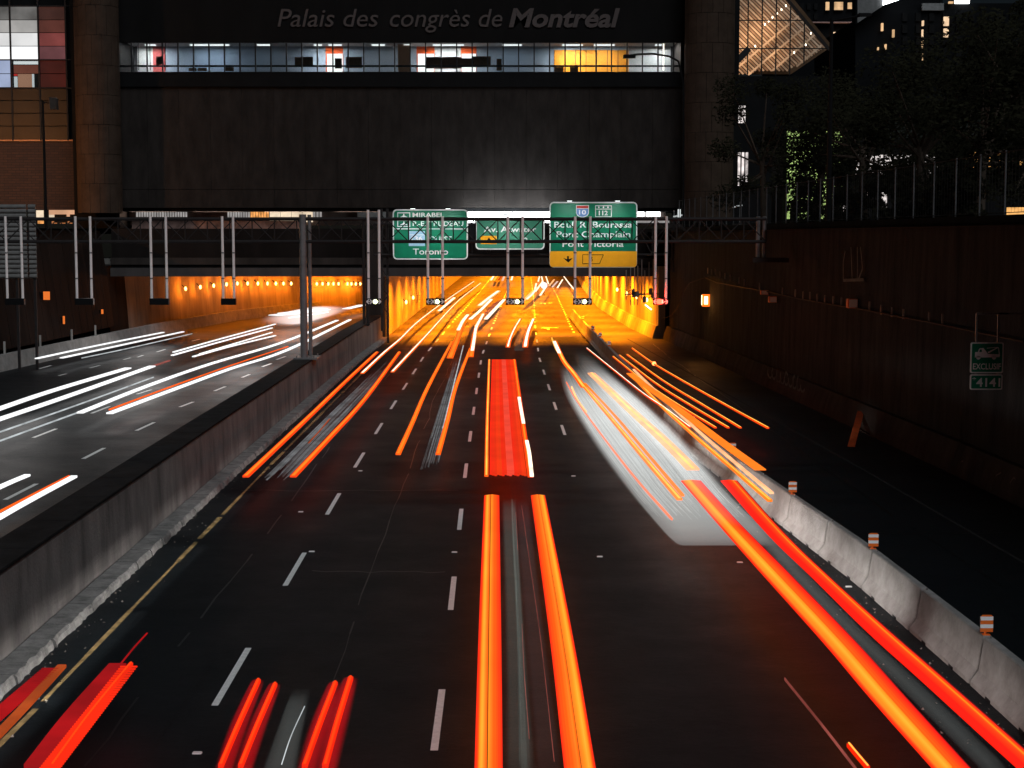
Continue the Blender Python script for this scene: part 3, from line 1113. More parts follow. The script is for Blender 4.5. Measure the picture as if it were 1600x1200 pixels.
# ================================================================== STREET DECK BELOW THE BUILDING, LIT LOBBY STRIP
YF = 124.0                                   # main facade plane
def Z(py, Y=YF):
    return P(800, py, Y).z
def X(px, Y=YF):
    d = ray(px, 300)
    return d.x * Y / d.y
mb = MB()
mb.add([(-130, 122.4, 8.06), (60, 122.4, 8.06), (60, 420, 8.06), (-130, 420, 8.06)], [(0, 1, 2, 3)])
mb.add([(-130, 0, 8.0), (-29.9, 0, 8.0), (-29.9, 122.4, 8.0), (-130, 122.4, 8.0)], [(0, 1, 2, 3)])
structure(mb.build('street', mat('street asphalt', (0.05, 0.05, 0.05), 0.9, 0.3, 0.5)))
Z_SOF = Z(325)
lob = empty('lobby_glazing', (-8, 127, 8.1), 'low strip of lit glazing and louvres under the dark building edge', 'glazing')
YL = 127.0
def strip(px0, px1, py0, py1, m, name, Y=YL, t=.15):
    (x0, x1), (z1, z0) = (X(px0, Y), X(px1, Y)), (Z(py0, Y), Z(py1, Y))
    return MB().box((x0, Y, z0), (x1, Y + t, z1)).build(name, m, lob)
M_litwarm = glow('warm lit pane', (1.0, 0.80, 0.58), .85, .35, .8)
M_litwhite = glow('white light panel', (0.93, 0.98, 1.0), 6, .15, .8)
M_litgrey = glow('dim lit pane', (0.8, 0.76, 0.74), .38, .4, 1.2)
strip(183, 1040, 320, 352, mat('lobby back wall', (0.12, 0.09, 0.08), 0.9, .4, 1.5), 'back_wall', YL + .4)
for i in range(20):
    strip(212 + i * 4.05, 212 + i * 4.05 + 2.2, 327, 339, M_litgrey, 'louvre')
for i in range(9):
    strip(355 + i * 4, 355 + i * 4 + 2.4, 327, 340, M_litgrey, 'louvre')
for i in range(7):
    strip(391 + i * 4.2, 391 + i * 4.2 + 3.0, 329, 340, glow('orange lit shelf', (1.0, .42, .12), .9, .5, 3), 'lit_shelf')
for i in range(4):
    strip(421 + i * 17, 421 + i * 17 + 16, 328.5, 339, M_litwarm, 'lit_pane')
strip(421, 488, 341, 347, M_litwarm, 'lit_pane')
for i in range(3):
    strip(489 + i * 5, 491 + i * 5 + 1, 327, 339, M_litgrey, 'louvre')
strip(558, 606, 327, 345, mat('grey lobby wall', (.4, .4, .4), .8), 'panel')
strip(730, 800, 326, 352, M_litwhite, 'light_panel')
strip(801, 862, 326, 352, M_litwhite, 'light_panel')
strip(990, 1007, 326, 338, M_litwhite, 'light_panel')
strip(1010, 1032, 327, 338, M_litwhite, 'light_panel')
strip(985, 1046, 341, 349, M_litgrey, 'light_panel')
# pinkish lit parapet band behind the truss
strip(205, 470, 345, 361, mat('sprayed parapet', (0.24, 0.15, 0.13), .9, .6, 1.6), 'parapet', YL - 1.5)
for px, w_ in ((240, 40), (340, 40), (450, 90), (560, 40)):
    lamp('lobby_glow', 'AREA', (X(px, YL - .2), YL - .3, 9.2), w_, (1, .66, .5), lob, 3.5, .4, (R(-70), 0, 0))
# added floodlights on the deck edge put the white glow on the wall
for px in (745, 800, 850):
    x = X(px, 122.6)
    e = empty('added_floodlight', (x, 122.6, 8.3), None, 'added_floodlight', 'added white floodlights on the deck edge')
    e['label'] = '%s of three added white floodlights on the deck edge, washing the wall above' % {745: 'leftmost', 800: 'middle', 850: 'rightmost'}[px]
    MB().box((x - .3, 122.5, 8.25), (x + .3, 122.7, 8.45)).build('housing', M_black, e)
    MB().box((x - .27, 122.53, 8.455), (x + .27, 122.67, 8.47)).build('lens', M_litwhite, e)
    lamp('added_flood_glow', 'AREA', (x, 122.6, 8.5), 330, (.85, .95, 1), e, .5, .2, (R(128), 0, 0))

# ================================================================== CONVENTION CENTRE
pal = empty('convention_centre', (-8, YF, Z_SOF), 'dark convention centre spanning the road with a strip of lit windows and raised lettering', 'building')
x0, x1 = X(183), X(1068)
zs = [Z_SOF, Z(296), Z(136)]
n = 18
for r_ in range(2):
    for i in range(n):
        a, b_ = x0 + (x1 - x0) * i / n, x0 + (x1 - x0) * (i + 1) / n
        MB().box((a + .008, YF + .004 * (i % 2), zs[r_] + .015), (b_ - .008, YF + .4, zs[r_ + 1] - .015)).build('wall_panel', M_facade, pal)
xj = X(622)
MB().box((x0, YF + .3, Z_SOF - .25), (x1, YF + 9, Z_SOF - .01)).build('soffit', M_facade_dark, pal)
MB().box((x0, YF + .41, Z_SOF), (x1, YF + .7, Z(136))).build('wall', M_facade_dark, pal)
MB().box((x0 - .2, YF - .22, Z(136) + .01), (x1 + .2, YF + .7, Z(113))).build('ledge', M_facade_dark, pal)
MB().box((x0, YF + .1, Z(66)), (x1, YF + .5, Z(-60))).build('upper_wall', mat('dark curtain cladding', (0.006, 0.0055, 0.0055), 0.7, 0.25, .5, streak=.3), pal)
MB().box((x0, YF + .5, Z(-60)), (x1, YF + 12, Z(-60) + .3)).build('roof', M_facade_dark, pal)
# window strip
wz0, wz1 = Z(112), Z(65.5)
px = 185.0
pxs = []
while px < 1068:
    pxs.append(px)
    px += 24.05
for a, b_ in zip(pxs, pxs[1:]):
    MB().box((X(a) + .04, YF + .22, wz0 + .02), (X(b_) - .04, YF + .24, wz1 - .02)).build('pane', M_glass, pal)
for a in pxs:
    MB().box((X(a) - .045, YF + .12, wz0), (X(a) + .045, YF + .30, wz1)).build('mullion', M_mullion, pal)
MB().box((x0, YF + .31, Z(104)), (x1, YF + .38, Z(101))).build('rail', M_mullion, pal)
MB().box((x0, YF + .05, wz0 - .08), (x1, YF + .5, wz0 - .002)).build('sill', M_mullion, pal)
# room behind the glazing
YB = YF + 6.0
zf, zc = wz0 - .3, wz1 + .35
MB().box((x0, YF + .5, zf - .2), (x1, YB + .3, zf)).build('room_floor', mat('carpet', (.06, .05, .05), .9), pal)
MB().box((x0, YF + .5, zc), (x1, YB + .3, zc + .2)).build('room_ceiling', mat('ceiling board', (.5, .5, .5), .9), pal)
c_blue = mat('slate blue room wall', (0.26, 0.31, 0.38), .85, .08, .4)
c_grey = mat('grey room wall', (0.42, 0.42, 0.42), .85, .25, .8)
c_or = mat('orange room wall', (0.75, 0.10, 0.015), .7, .1, .4)
c_amb = mat('amber timber wall', (0.80, 0.30, 0.02), .6, .12, .6)
c_dark = mat('dark room wall', (0.04, 0.04, 0.045), .8)
c_tan = mat('tan column', (0.42, 0.27, 0.17), .8, .1, .5)
c_red = mat('dark red room wall', (.32, .06, .06), .8)
def room(px0, px1, m, name='room_wall', Y=YB, py0=None, py1=None, t=.2):
    a, b_ = X(px0, Y), X(px1, Y)
    za = zf if py1 is None else Z(py1, Y)
    zb = zc if py0 is None else Z(py0, Y)
    return MB().box((a, Y, za), (b_, Y + t, zb)).build(name, m, pal)
room(178, 219, c_dark); room(219, 243, c_grey); room(243, 262, c_red); room(262, 511, c_blue); room(511, 538, c_or)
room(538, 623, c_blue); room(623, 642, c_tan, Y=YB - 1.5); room(642, 652, c_blue); room(623, 642, c_blue)
room(652, 680, c_or); room(680, 721, c_grey); room(721, 745, c_or); room(745, 865, c_blue); room(865, 981, c_amb)
room(981, 1046, c_grey); room(1046, 1076, c_dark)
M_door = glow('lit doorway', (1.0, .97, .92), 2.6)
for a, b_ in ((513, 537), (654, 679), (722, 744)):
    room(a, b_, M_door, 'lit_doorway', YB - .06, 84, 112, .05)
room(865, 981, mat('pale blue frieze', (.36, .42, .48), .8), 'frieze', YB - .08, 69, 78, .06)
for i in range(7):
    room(865 + i * 16.5, 865 + i * 16.5 + .8, c_dark, 'wall_joint', YB - .03, 78, 112, .02)
# furniture silhouettes against the back wall
for a, b_, t_, bt in ((463, 491, 89, 104), (525, 536, 91, 107), (542, 567, 89, 106), (666, 722, 89, 107), (722, 741, 91, 105), (739, 767, 88, 105), (866, 880, 105, 112), (890, 903, 105, 112), (298, 310, 106, 111), (312, 326, 106, 111), (355, 368, 105, 111), (776, 784, 92, 110), (248, 258, 88, 101)):
    room(a, b_, mat('dark timber partition', (.11, .055, .03), .7), 'partition', YF + 2.2, t_, bt, .08)
for a, b_ in ((220, 238), (238, 250), (262, 262.8)):
    room(a, a + .8, c_dark, 'room_post', YF + 3, 66, 110, .1)
def room_lamp(px, power, w, c=(1, .95, .9)):
    x = X(px, YF + 3)
    MB().box((x - w / 2, YB - 1.5, zc - .08), (x + w / 2, YB - 1.1, zc - .003)).build('ceiling_lamp', glow('office ceiling lamp', (1, .97, .93), 2.2), pal)
    lamp('ceiling_glow', 'AREA', (x, YB - 1.3, zc - .12), power * 4.5, c, pal, w, .4)
room_lamp(232, 75, .8); room_lamp(325, 26, 3.0, (.85, .92, 1)); room_lamp(495, 26, .6); room_lamp(522, 42, 1.0); room_lamp(700, 120, 2.4)
room_lamp(895, 85, 1.6); room_lamp(945, 40, 1.6); room_lamp(1030, 55, .5); room_lamp(590, 2, 1); room_lamp(800, 5, 1.5, (.8, .9, 1)); room_lamp(410, 2, 1, (.8, .9, 1)); room_lamp(635, 9, .5)
# lamp tube by the last bay
room(1034, 1036, glow('white tube lamp', (1, .85, .65), 4), 'lamp_tube', YF + 2.0, 68, 110, .05)
# raised lettering, letter by letter
M_letter = mat('dim grey raised letter', (0.075, 0.062, 0.06), .6, .12, 1.0)
def raised(s, px0, px1, bold, shear):
    zb, zt = Z(41.5, YF), Z(14, YF)
    size = (zt - zb) / cap_height()
    full, _ = text_geo(s, size, shear, bold, .06)
    xa, xb = min(v[0] for v in full), max(v[0] for v in full)
    k = (X(px1) - X(px0)) / (xb - xa)
    for i, ch in enumerate(s):
        if ch == ' ':
            continue
        pre, _ = text_geo(s[:i + 1], size, shear, bold, .06)
        one, fs = text_geo(ch, size, shear, bold, .06)
        dx = max(v[0] for v in pre) - max(v[0] for v in one)
        if i and max(v[0] for v in text_geo(s[:i], size, shear, bold, .06)[0]) >= max(v[0] for v in pre) - 1e-6:
            dx = max(v[0] for v in text_geo(s[:i] + 'H', size, shear, bold, .06)[0]) - max(v[0] for v in text_geo('H', size, shear, bold, .06)[0])
        MB().add([(X(px0) + (v[0] + dx - xa) * k, YF + .03 - v[2], zb + v[1]) for v in one], fs).build('letter', M_letter, pal)
raised('Palais des', 437, 593, 0.0, .22)
raised('congrès de', 611, 785, 0.0, .22)
raised('Montréal', 795, 967, .028, .22)
# street lamp arm seen in front of the last windows
# stone block columns at both ends
def column(px0, px1, py1, label):
    xa, xb = X(px0, 121.5), X(px1, 121.5)
    cx, r_ = (xa + xb) / 2, (xb - xa) / 2
    cyy = 122.6
    z0, z1 = Z(py1, 121.5), Z(-50, 121.5)
    cpart = MB().tube((cx, cyy, z0), (cx, cyy, z1), r_ - .05, n=28).build('column', M_facade_dark, pal)
    h = 2.15
    z = z0
    c = 0
    while z < z1:
        m_ = 7
        off = (c % 2) * .5
        zt = min(z + h, z1)
        for i in range(m_ + 1):
            a0 = math.pi + (i - off) * math.pi / m_
            a1 = a0 + math.pi / m_
            a0, a1 = max(a0, math.pi), min(a1, 2 * math.pi)
            if a1 - a0 < .05:
                continue
            a0 += .008; a1 -= .008
            q = MB()
            rings = []
            for k_ in range(4):
                a = a0 + (a1 - a0) * k_ / 3
                ca, sa = math.cos(a), math.sin(a)
                rings.append([(cx + ca * (r_ - .12), cyy + sa * (r_ - .12), z + .015), (cx + ca * r_, cyy + sa * r_, z + .015), (cx + ca * r_, cyy + sa * r_, zt - .015), (cx + ca * (r_ - .12), cyy + sa * (r_ - .12), zt - .015)])
            q.loft(rings).build('block', M_block, cpart)
        z = zt
        c += 1
    return cpart
column(116, 186, 333, 'left')
column(1070, 1148, 345, 'right')
MB().box((X(1060, 125), 124.2, 8.1), (X(1150, 125), 130, Z(-60))).build('side_wall', M_facade_dark, pal)
MB().box((X(120, 125), 124.2, 8.1), (X(190, 125), 130, Z(-60))).build('side_wall', M_facade_dark, pal)

# ================================================================== LEFT BRICK AND GLASS WING
YW = 126.0
wing = empty('brick_wing', (X(50, YW), YW, 8.1), 'left building wing with white lit glass above tan panels and a brick base', 'building')
def wp(px0, px1, py0, py1, m, name, Y=YW, t=.12):
    return MB().box((X(px0, Y) + .03, Y, Z(py1, Y) + .03), (X(px1, Y) - .03, Y + t, Z(py0, Y) - .03)).build(name, m, wing)
cols = [-66, -22, 23, 66.5, 109, 117]
rows = [10, 31, 51, 72, 93]
lit = [glow('pane glow a', (.95, .93, .90), .12, .5, .5), glow('pane glow b', (.95, .93, .90), .38, .3, .4), glow('pane glow c', (.95, .95, .95), .8, .2, .3), glow('pane glow d', (.97, .98, 1), 1.15, .1, .3)]
redg = [glow('red pane a', (.5, .18, .14), .08, .4, .5), glow('red pane b', (.55, .16, .12), .16, .4, .4), glow('red pane c', (.6, .14, .13), .28, .4, .4), glow('red pane d', (.5, .18, .2), .24, .4, .4)]
for r_ in range(4):
    for c in range(3):
        wp(cols[c], cols[c + 1], rows[r_], rows[r_ + 1], lit[r_], 'pane')
    wp(cols[3], cols[4], rows[r_], rows[r_ + 1], redg[r_], 'pane')
bl = glow('blue lit pane', (.42, .5, .72), .75, .25, .4)
for c in range(2):
    wp(cols[c], cols[c + 1], 94, 115, bl, 'pane'); wp(cols[c], cols[c + 1], 115, 136.5, bl, 'pane')
# lit shop interior behind the third bay
wp(26, 66, 95, 101, glow('white sign light', (1, .97, .92), 1.3), 'lit_soffit', YW + .3)
wp(26, 66, 101, 115, glow('terracotta lit wall', (.55, .16, .10), .5, .2, .5), 'lit_wall', YW + .35)
wp(32, 55, 115, 136.5, glow('peach lit door', (.75, .36, .22), .75, .1, .5), 'lit_wall', YW + .3)
wp(26, 32, 119, 136.5, glow('white figure light', (1, 1, .98), .95), 'lit_wall', YW + .25)
wp(54, 58, 115, 136.5, glow('white figure light', (1, 1, .98), .95), 'lit_wall', YW + .25)
wp(58, 66, 115, 136.5, c_dark, 'dark_door', YW + .3)
wp(26, 32, 115, 119, glow('red lamp', (1, .05, .04), .9), 'red_lamp', YW + .25)
darkred = glow('deep red pane', (.32, .04, .03), .12, .5, .5)
wp(cols[3], cols[4], 94, 115, darkred, 'pane'); wp(cols[3], cols[4], 115, 136.5, darkred, 'pane')
wp(23, 66.5, 94, 115, M_glass, 'pane', YW, .03); wp(23, 66.5, 115, 136.5, M_glass, 'pane', YW, .03)
for c in cols[:5]:
    MB().box((X(c, YW) - .06, YW - .12, Z(220, YW)), (X(c, YW) + .06, YW + .1, Z(-30, YW))).build('mullion', M_mullion, wing)
for py in (9.5, 93.5, 137.5):
    MB().box((X(-70, YW), YW - .09, Z(py + .9, YW)), (X(116, YW), YW + .1, Z(py - .9, YW))).build('transom', M_mullion, wing)
M_tanpanel = mat('tan metal panel', (0.05, 0.037, 0.025), .45, .2, .4, metal=.2)
prs = [138, 157, 177, 197, 218]
for r_ in range(4):
    for c in range(4):
        wp(cols[c], cols[c + 1], prs[r_], prs[r_ + 1], M_tanpanel, 'panel', YW - .04 + .02 * ((r_ + c) % 2), .16)
MB().box((X(-70, YW), YW - .1, Z(220.5, YW)), (X(116, YW), YW + .1, Z(218.2, YW))).build('trim', mat('orange tinted trim', (.4, .18, .08), .5), wing)
def brick_mat():
    m, nt, b = base_mat('red brown brick')
    N, L = nt.nodes.new, nt.links.new
    tc = N('ShaderNodeTexCoord')
    sp = N('ShaderNodeSeparateXYZ'); L(tc.outputs['Object'], sp.inputs[0])
    cb = N('ShaderNodeCombineXYZ'); L(sp.outputs['X'], cb.inputs['X']); L(sp.outputs['Z'], cb.inputs['Y'])
    br = N('ShaderNodeTexBrick')
    br.inputs['Scale'].default_value = 1.0
    br.inputs['Brick Width'].default_value = .6
    br.inputs['Row Height'].default_value = .2
    br.inputs['Mortar Size'].default_value = .02
    br.inputs['Color1'].default_value = (.04, .019, .013, 1)
    br.inputs['Color2'].default_value = (.026, .013, .01, 1)
    br.inputs['Mortar'].default_value = (.012, .008, .007, 1)
    L(cb.outputs[0], br.inputs['Vector'])
    L(br.outputs['Color'], b.inputs['Base Color'])
    b.inputs['Roughness'].default_value = .9
    bp = N('ShaderNodeBump'); bp.inputs['Strength'].default_value = .6; bp.inputs['Distance'].default_value = .03; bp.invert = True
    L(br.outputs['Fac'], bp.inputs['Height']); L(bp.outputs['Normal'], b.inputs['Normal'])
    return m
MB().box((X(-70, YW), YW, Z(328, YW)), (X(117, YW), YW + .6, Z(220.6, YW))).build('brick_wall', brick_mat(), wing)
MB().box((X(-70, YW), YW + .7, Z(330, YW)), (X(117, YW), YW + 6, Z(-40, YW))).build('core', M_facade_dark, wing)
# lit ground floor opening
wp(55, 70, 328, 343, glow('warm lit pane', (1.0, 0.80, 0.58), .85), 'lit_pane', YW + .2)
wp(75, 117, 327, 339, glow('peach lit pane', (.9, .48, .28), .7, .2, .6), 'lit_pane', YW + .2)
wp(75, 84, 335, 344, glow('warm lit pane', (1.0, 0.80, 0.58), .85), 'lit_pane', YW + .1)
wp(57, 70, 344, 350, glow('orange lit shelf', (1.0, .42, .12), .9), 'lit_pane', YW + .15)
for px in (79, 92, 104):
    wp(px, px + 9, 345, 350, glow('orange dim shelf', (1.0, .35, .12), .4), 'lit_pane', YW + .15)
for px in (86, 95, 110):
    MB().box((X(px, YW), YW - .3, Z(348, YW)), (X(px, YW) + .4, YW, Z(335, YW))).build('bollard', M_black, wing)
# street lamp standing in front of the wing
e = empty('street_lamp', P(70, 345, 110), 'thin dark unlit street lamp with boxy head in front of the brick wing', 'street lamp')
a, b_ = P(71.5, 345, 110), P(69, 158, 110)
MB().tube((a.x, 110, 8.0), (a.x, 110, b_.z), .13, .08, 8).build('pole', M_black, e)
MB().tube((a.x, 110, b_.z - .1), (a.x + .55, 110, b_.z - .1), .05).build('arm', M_black, e)
MB().bevel_box((a.x + .5, 109.6, b_.z - .55), (a.x + .95, 110.4, b_.z + .22), .06).build('lamp_head', mat('dull lamp head', (.05, .04, .035), .5), e)
# added sodium street lamp, unseen outside the frame, warming the column and wing
for x_, y_ in ((-41.5, 112.5),):
    e = empty('street_lamp', (x_, y_, 8.0), 'added unseen sodium street lamp on the side street left of the trench', 'street lamp')
    MB().tube((x_, y_, 8), (x_, y_, 13.0), .11, .07).tube((x_, y_, 13.0), (x_ + .9, y_ + .3, 13.2), .05).build('pole', M_black, e)
    MB().box((x_ + .7, y_ + .15, 13.12), (x_ + 1.3, y_ + .45, 13.3)).build('lamp_head', M_black, e)
    MB().box((x_ + .75, y_ + .2, 13.08), (x_ + 1.25, y_ + .4, 13.115)).build('lamp_glass', M_sodium, e)
    lamp('lamp_glow', 'POINT', (x_ + 1.0, y_ + .3, 12.9), 5000, (1, .42, .13), e, radius=.2)
# corrugated board (back of a big panel sign) at the left edge
e = empty('slatted_board', P(25, 435, 92), 'large grey slatted panel board standing at the left edge behind the truss', 'board')
Yb = 92.0
nsl = 16
for i in range(nsl):
    p0, p1 = 319 + i * 116 / nsl, 319 + (i + 1) * 116 / nsl
    for qa, qb in ((-60, 40), (43, 54.5)):
        za, zb = P(0, p1, Yb).z, P(0, p0, Yb).z
        MB().loft([[(X(q, Yb), Yb, za + .01), (X(q, Yb), Yb - .07, za + (zb - za) * .3), (X(q, Yb), Yb - .07, za + (zb - za) * .6), (X(q, Yb), Yb, zb - .01), (X(q, Yb), Yb + .06, zb - .01), (X(q, Yb), Yb + .06, za + .01)] for q in (qa, qb)]).build('slat', mat('grey slat', (.13, .125, .12), .7), e)
for px in (-40, 20, 48):
    MB().box((X(px, Yb), Yb + .08, 0), (X(px, Yb) + .14, Yb + .2, P(0, 319, Yb).z)).build('post', M_truss, e)

# ================================================================== GANTRY WITH LANE SIGNALS
YG = 77.0
gan = empty('signal_gantry', (P(473, 562, YG).x, YG, 1.7), 'long lattice truss gantry with pale hanger pipes standing on the median wall', 'gantry')
def GX(px, Y=YG): return P(px, 360, Y).x
zt, zb = P(800, 342, YG).z, P(800, 377.5, YG).z
xa, xb = GX(-60), GX(1197)
dep = 1.1
for yy in (YG, YG + dep):
    for z in (zt, zb):
        MB().tube((xa, yy, z), (xb, yy, z), .075, .075, 8).build('chord', M_truss, gan)
n = 36
bay = (xb - xa) / n
for i in range(n + 1):
    x = xa + bay * i
    MB().tube((x, YG, zb), (x, YG, zt), .032, .032, 6).build('strut', M_truss, gan)
    MB().tube((x, YG, zt), (x, YG + dep, zt), .03, .03, 5).build('strut', M_truss, gan)
    if i < n:
        x2 = x + bay
        if i % 2:
            x, x2 = x2, x
        MB().tube((x, YG, zb), (x2, YG, zt), .03, .03, 6).build('brace', M_truss, gan)
        MB().tube((x2, YG + dep, zb), (x, YG + dep, zt), .026, .026, 6).build('brace', M_truss, gan)
# the tall twin legs on the median
for px, w in ((473, .17), (479, .09)):
    x = GX(px)
    MB().tube((x, YG + (0 if w > .1 else dep), 1.7), (x, YG + (0 if w > .1 else dep), P(800, 335, YG).z), w, w, 12).build('leg', M_steel, gan)
x = GX(474)
MB().box((x - .5, YG - .3, 1.72), (x + .6, YG + 1.45, 1.80)).build('base_plate', M_steel, gan)
for dx in (-.35, .45):
    for dy in (-.2, 1.35):
        MB().tube((x + dx, YG + dy, 1.79), (x + dx, YG + dy, 1.9), .03).build('bolt', M_steel, gan)
# right end legs on a bracket at the wall
for px in (1187, 1197):
    x = GX(px)
    MB().tube((x, YG + .5, P(800, 402, YG).z), (x, YG + .5, P(800, 338, YG).z), .10).build('leg', M_steel, gan)
x = GX(1190)
MB().box((x - .4, YG, P(800, 410, YG).z), (x + 1.3, YG + 1, P(800, 403, YG).z)).build('bracket', M_conc_dark, gan)
# second, taller twin legs further back on the median pier side
e2 = empty('gantry_leg', (P(573, 500, 108).x, 108, 1.7), 'pair of thin steel legs at the median pier, left of the first lit signal', 'gantry leg')
for px in (569, 575):
    a = P(px, 522, 108)
    MB().tube((a.x, 108, 1.6), (a.x, 108, P(px, 345, 108).z), .09).build('leg', M_truss, e2)
MB().box((P(566, 522, 108).x, 107.8, 1.66), (P(578, 522, 108).x, 108.2, 1.76)).build('base_plate', M_truss, e2)

M_lit_green = glow('lit green arrow', (.92, 1.0, .45), 5)
M_lit_red = glow('lit red cross', (1.0, .06, .03), 6)
M_dim_led = mat('unlit signal symbol', (.75, .72, .72), .5, .05)


def signal(px0, px1, lit, label, facing=True, ytop=338, ybot=466):
    xa_, xb_ = GX(px0), GX(px1)
    cx = (xa_ + xb_) / 2
    z0 = P(800, 476, YG).z
    z1 = P(800, ybot, YG).z
    e = empty('lane_signal', (cx, YG - .15, z1), label, 'lane signal', 'lane signals hung from the gantry')
    for x in (xa_, xb_):
        MB().tube((x, YG - .12, z1 - .02), (x, YG - .12, P(800, ytop, YG).z), .062, .062, 8).build('hanger', M_pipe, e)
        for zz in (z1 + .9, z1 + 2.1):
            MB().tube((x, YG - .12, zz), (x, YG - .12, zz + .06), .073, .073, 8).build('coupling', M_steel, e)
        for zz in (zt, zb):
            MB().box((x - .1, YG - .10, zz - .05), (x + .1, YG + .09, zz + .05)).build('clamp', M_truss, e)
    w = (xb_ - xa_) / 2 + .09
    head = MB().bevel_box((cx - w, YG - .26, z0), (cx + w, YG + .02, z1), .02).build('signal_head', M_black, e)
    if not facing:
        return e
    s = w / 2
    zc = (z0 + z1) / 2
    h = (z1 - z0) * .34
    Yf = YG - .268
    def sym(kind, x):
        mb = MB()
        if kind == 'x':
            mb.bar((x - h, Yf, zc - h), (x + h, Yf, zc + h), .055, .014, up=(0, 1, 0)).bar((x - h, Yf - .004, zc + h), (x + h, Yf - .004, zc - h), .055, .014, up=(0, 1, 0))
        elif kind == 'd':
            mb.prism([(x, zc - h * 1.1), (x + h, zc - h * .1), (x + h * .35, zc - h * .1), (x + h * .35, zc + h), (x - h * .35, zc + h), (x - h * .35, zc - h * .1), (x - h, zc - h * .1)], Yf - .012, Yf)
        else:
            q = -1 if kind == 'l' else 1
            mb.bar((x + q * h, Yf, zc), (x - q * .1 * h, Yf, zc + h), .05, .014, up=(0, 1, 0)).bar((x + q * h, Yf - .004, zc), (x - q * .1 * h, Yf - .004, zc - h), .05, .014, up=(0, 1, 0))
            mb.bar((x + q * h * .8, Yf - .008, zc), (x - q * h * .8, Yf - .008, zc), .04, .014, up=(0, 1, 0))
        return mb
    for i, kd in enumerate('lxdr'):
        m = M_dim_led
        if kd == lit:
            m = M_lit_green if lit == 'd' else M_lit_red
        x = cx + (i - 1.5) * s * .92
        sym(kd, x).build('symbol', m, head)
        if kd == lit:
            MB().ball((x, Yf - .03, zc), .10 if kd == 'd' else .13, .025, .10 if kd == 'd' else .13, 10, 6).build('lit_symbol', m, head)
    return e


signal(10, 34, None, 'pale hanger pair and dark signal back at the left edge of the photo', False)
signal(119, 142, None, 'unlit signal back on the second pair of hangers from the left', False)
signal(236, 260, None, 'unlit signal back in front of the left bore, before its orange lamps', False)
signal(348, 365, None, 'unlit signal back over the oncoming lanes, left of the tall gantry leg', False)
signal(575.5, 592.5, 'd', 'lit down arrow signal in front of the median pier', True, 328)
signal(668.5, 691.5, 'd', 'lit down arrow signal hanging below the sign that reads Toronto')
signal(793.5, 816.5, 'd', 'lit down arrow signal hanging in the middle of the right tunnel mouth')
signal(898.5, 922, 'd', 'lit down arrow signal hanging below the amber sign strip')
signal(1024, 1041, 'x', 'lane signal showing a lit red cross at the right tunnel corner')
lamp('signal_glow', 'POINT', (GX(1032), YG - .5, P(800, 470, YG).z), 60, (1, .04, .02), None, radius=.1)

# ================================================================== SIGN GANTRY AND GREEN SIGNS
YS = 112.0
sg = empty('sign_gantry', (P(600, 525, YS + .8).x, YS + .8, 1.7), 'second truss behind carrying the three big green road signs', 'gantry')
sa, sb = P(585, 400, YS + .8).x, P(1044, 400, YS + .8).x
for zp in (350, 398):
    z = P(800, zp, YS + .8).z
    for yy in (YS + .5, YS + 1.5):
        MB().tube((sa, yy, z), (sb, yy, z), .08).build('chord', M_truss, sg)
za_, zb_ = P(800, 398, YS + .8).z, P(800, 350, YS + .8).z
for i in range(19):
    x = sa + (sb - sa) * i / 18
    MB().tube((x, YS + .5, za_), (x, YS + .5, zb_), .04, n=6).build('strut', M_truss, sg)
    if i < 18:
        x2 = sa + (sb - sa) * (i + 1) / 18
        MB().tube((x if i % 2 else x2, YS + .5, za_), (x2 if i % 2 else x, YS + .5, zb_), .04, n=6).build('brace', M_truss, sg)
for px in (597, 606):
    x = P(px, 500, YS + .8).x
    MB().bar((x, YS + .8, 0.15 if px > 600 else 1.0), (x, YS + .8, P(px, 326, YS + .8).z), .16).build('leg', M_truss, sg)
xl, xr = P(597, 500, YS + .8).x, P(606, 500, YS + .8).x
z = 2.2
k = 0
while z < 8.6:
    MB().bar((xl if k % 2 else xr, YS + .8, z), (xr if k % 2 else xl, YS + .8, z + .6), .06).build('brace', M_truss, sg)
    z += .62
    k += 1
for px in (1042, 1052):
    x = P(px, 400, YS + .8).x
    MB().bar((x, YS + .8, P(px, 425, YS).z), (x, YS + .8, P(px, 342, YS).z), .14).build('leg', M_truss, sg)


def road_sign(px0, py0, px1, py1, label, green=M_green):
    Y = YS
    a, b_ = P(px0, py1, Y), P(px1, py0, Y)
    e = empty('road_sign', ((a.x + b_.x) / 2, Y, a.z), label, 'road sign', 'green road signs over the lanes')
    def rr(i, r):
        pts = []
        for cx, cz, s in ((b_.x - r - i, b_.z - r - i, 0), (a.x + r + i, b_.z - r - i, 90), (a.x + r + i, a.z + r + i, 180), (b_.x - r - i, a.z + r + i, 270)):
            for q in range(5):
                an = R(s + q * 22.5)
                pts.append((cx + r * math.cos(an), cz + r * math.sin(an)))
        return pts
    MB().prism(rr(0, .28), Y, Y + .05).build('border', M_sign_white, e)
    MB().prism(rr(.085, .22), Y - .012, Y - .001).build('face', green, e)
    for i in range(3):
        x = a.x + (b_.x - a.x) * (i + .5) / 3
        MB().box((x - .05, Y + .051, a.z), (x + .05, Y + .5, b_.z - .1)).build('bracket', M_truss, e)
    return e


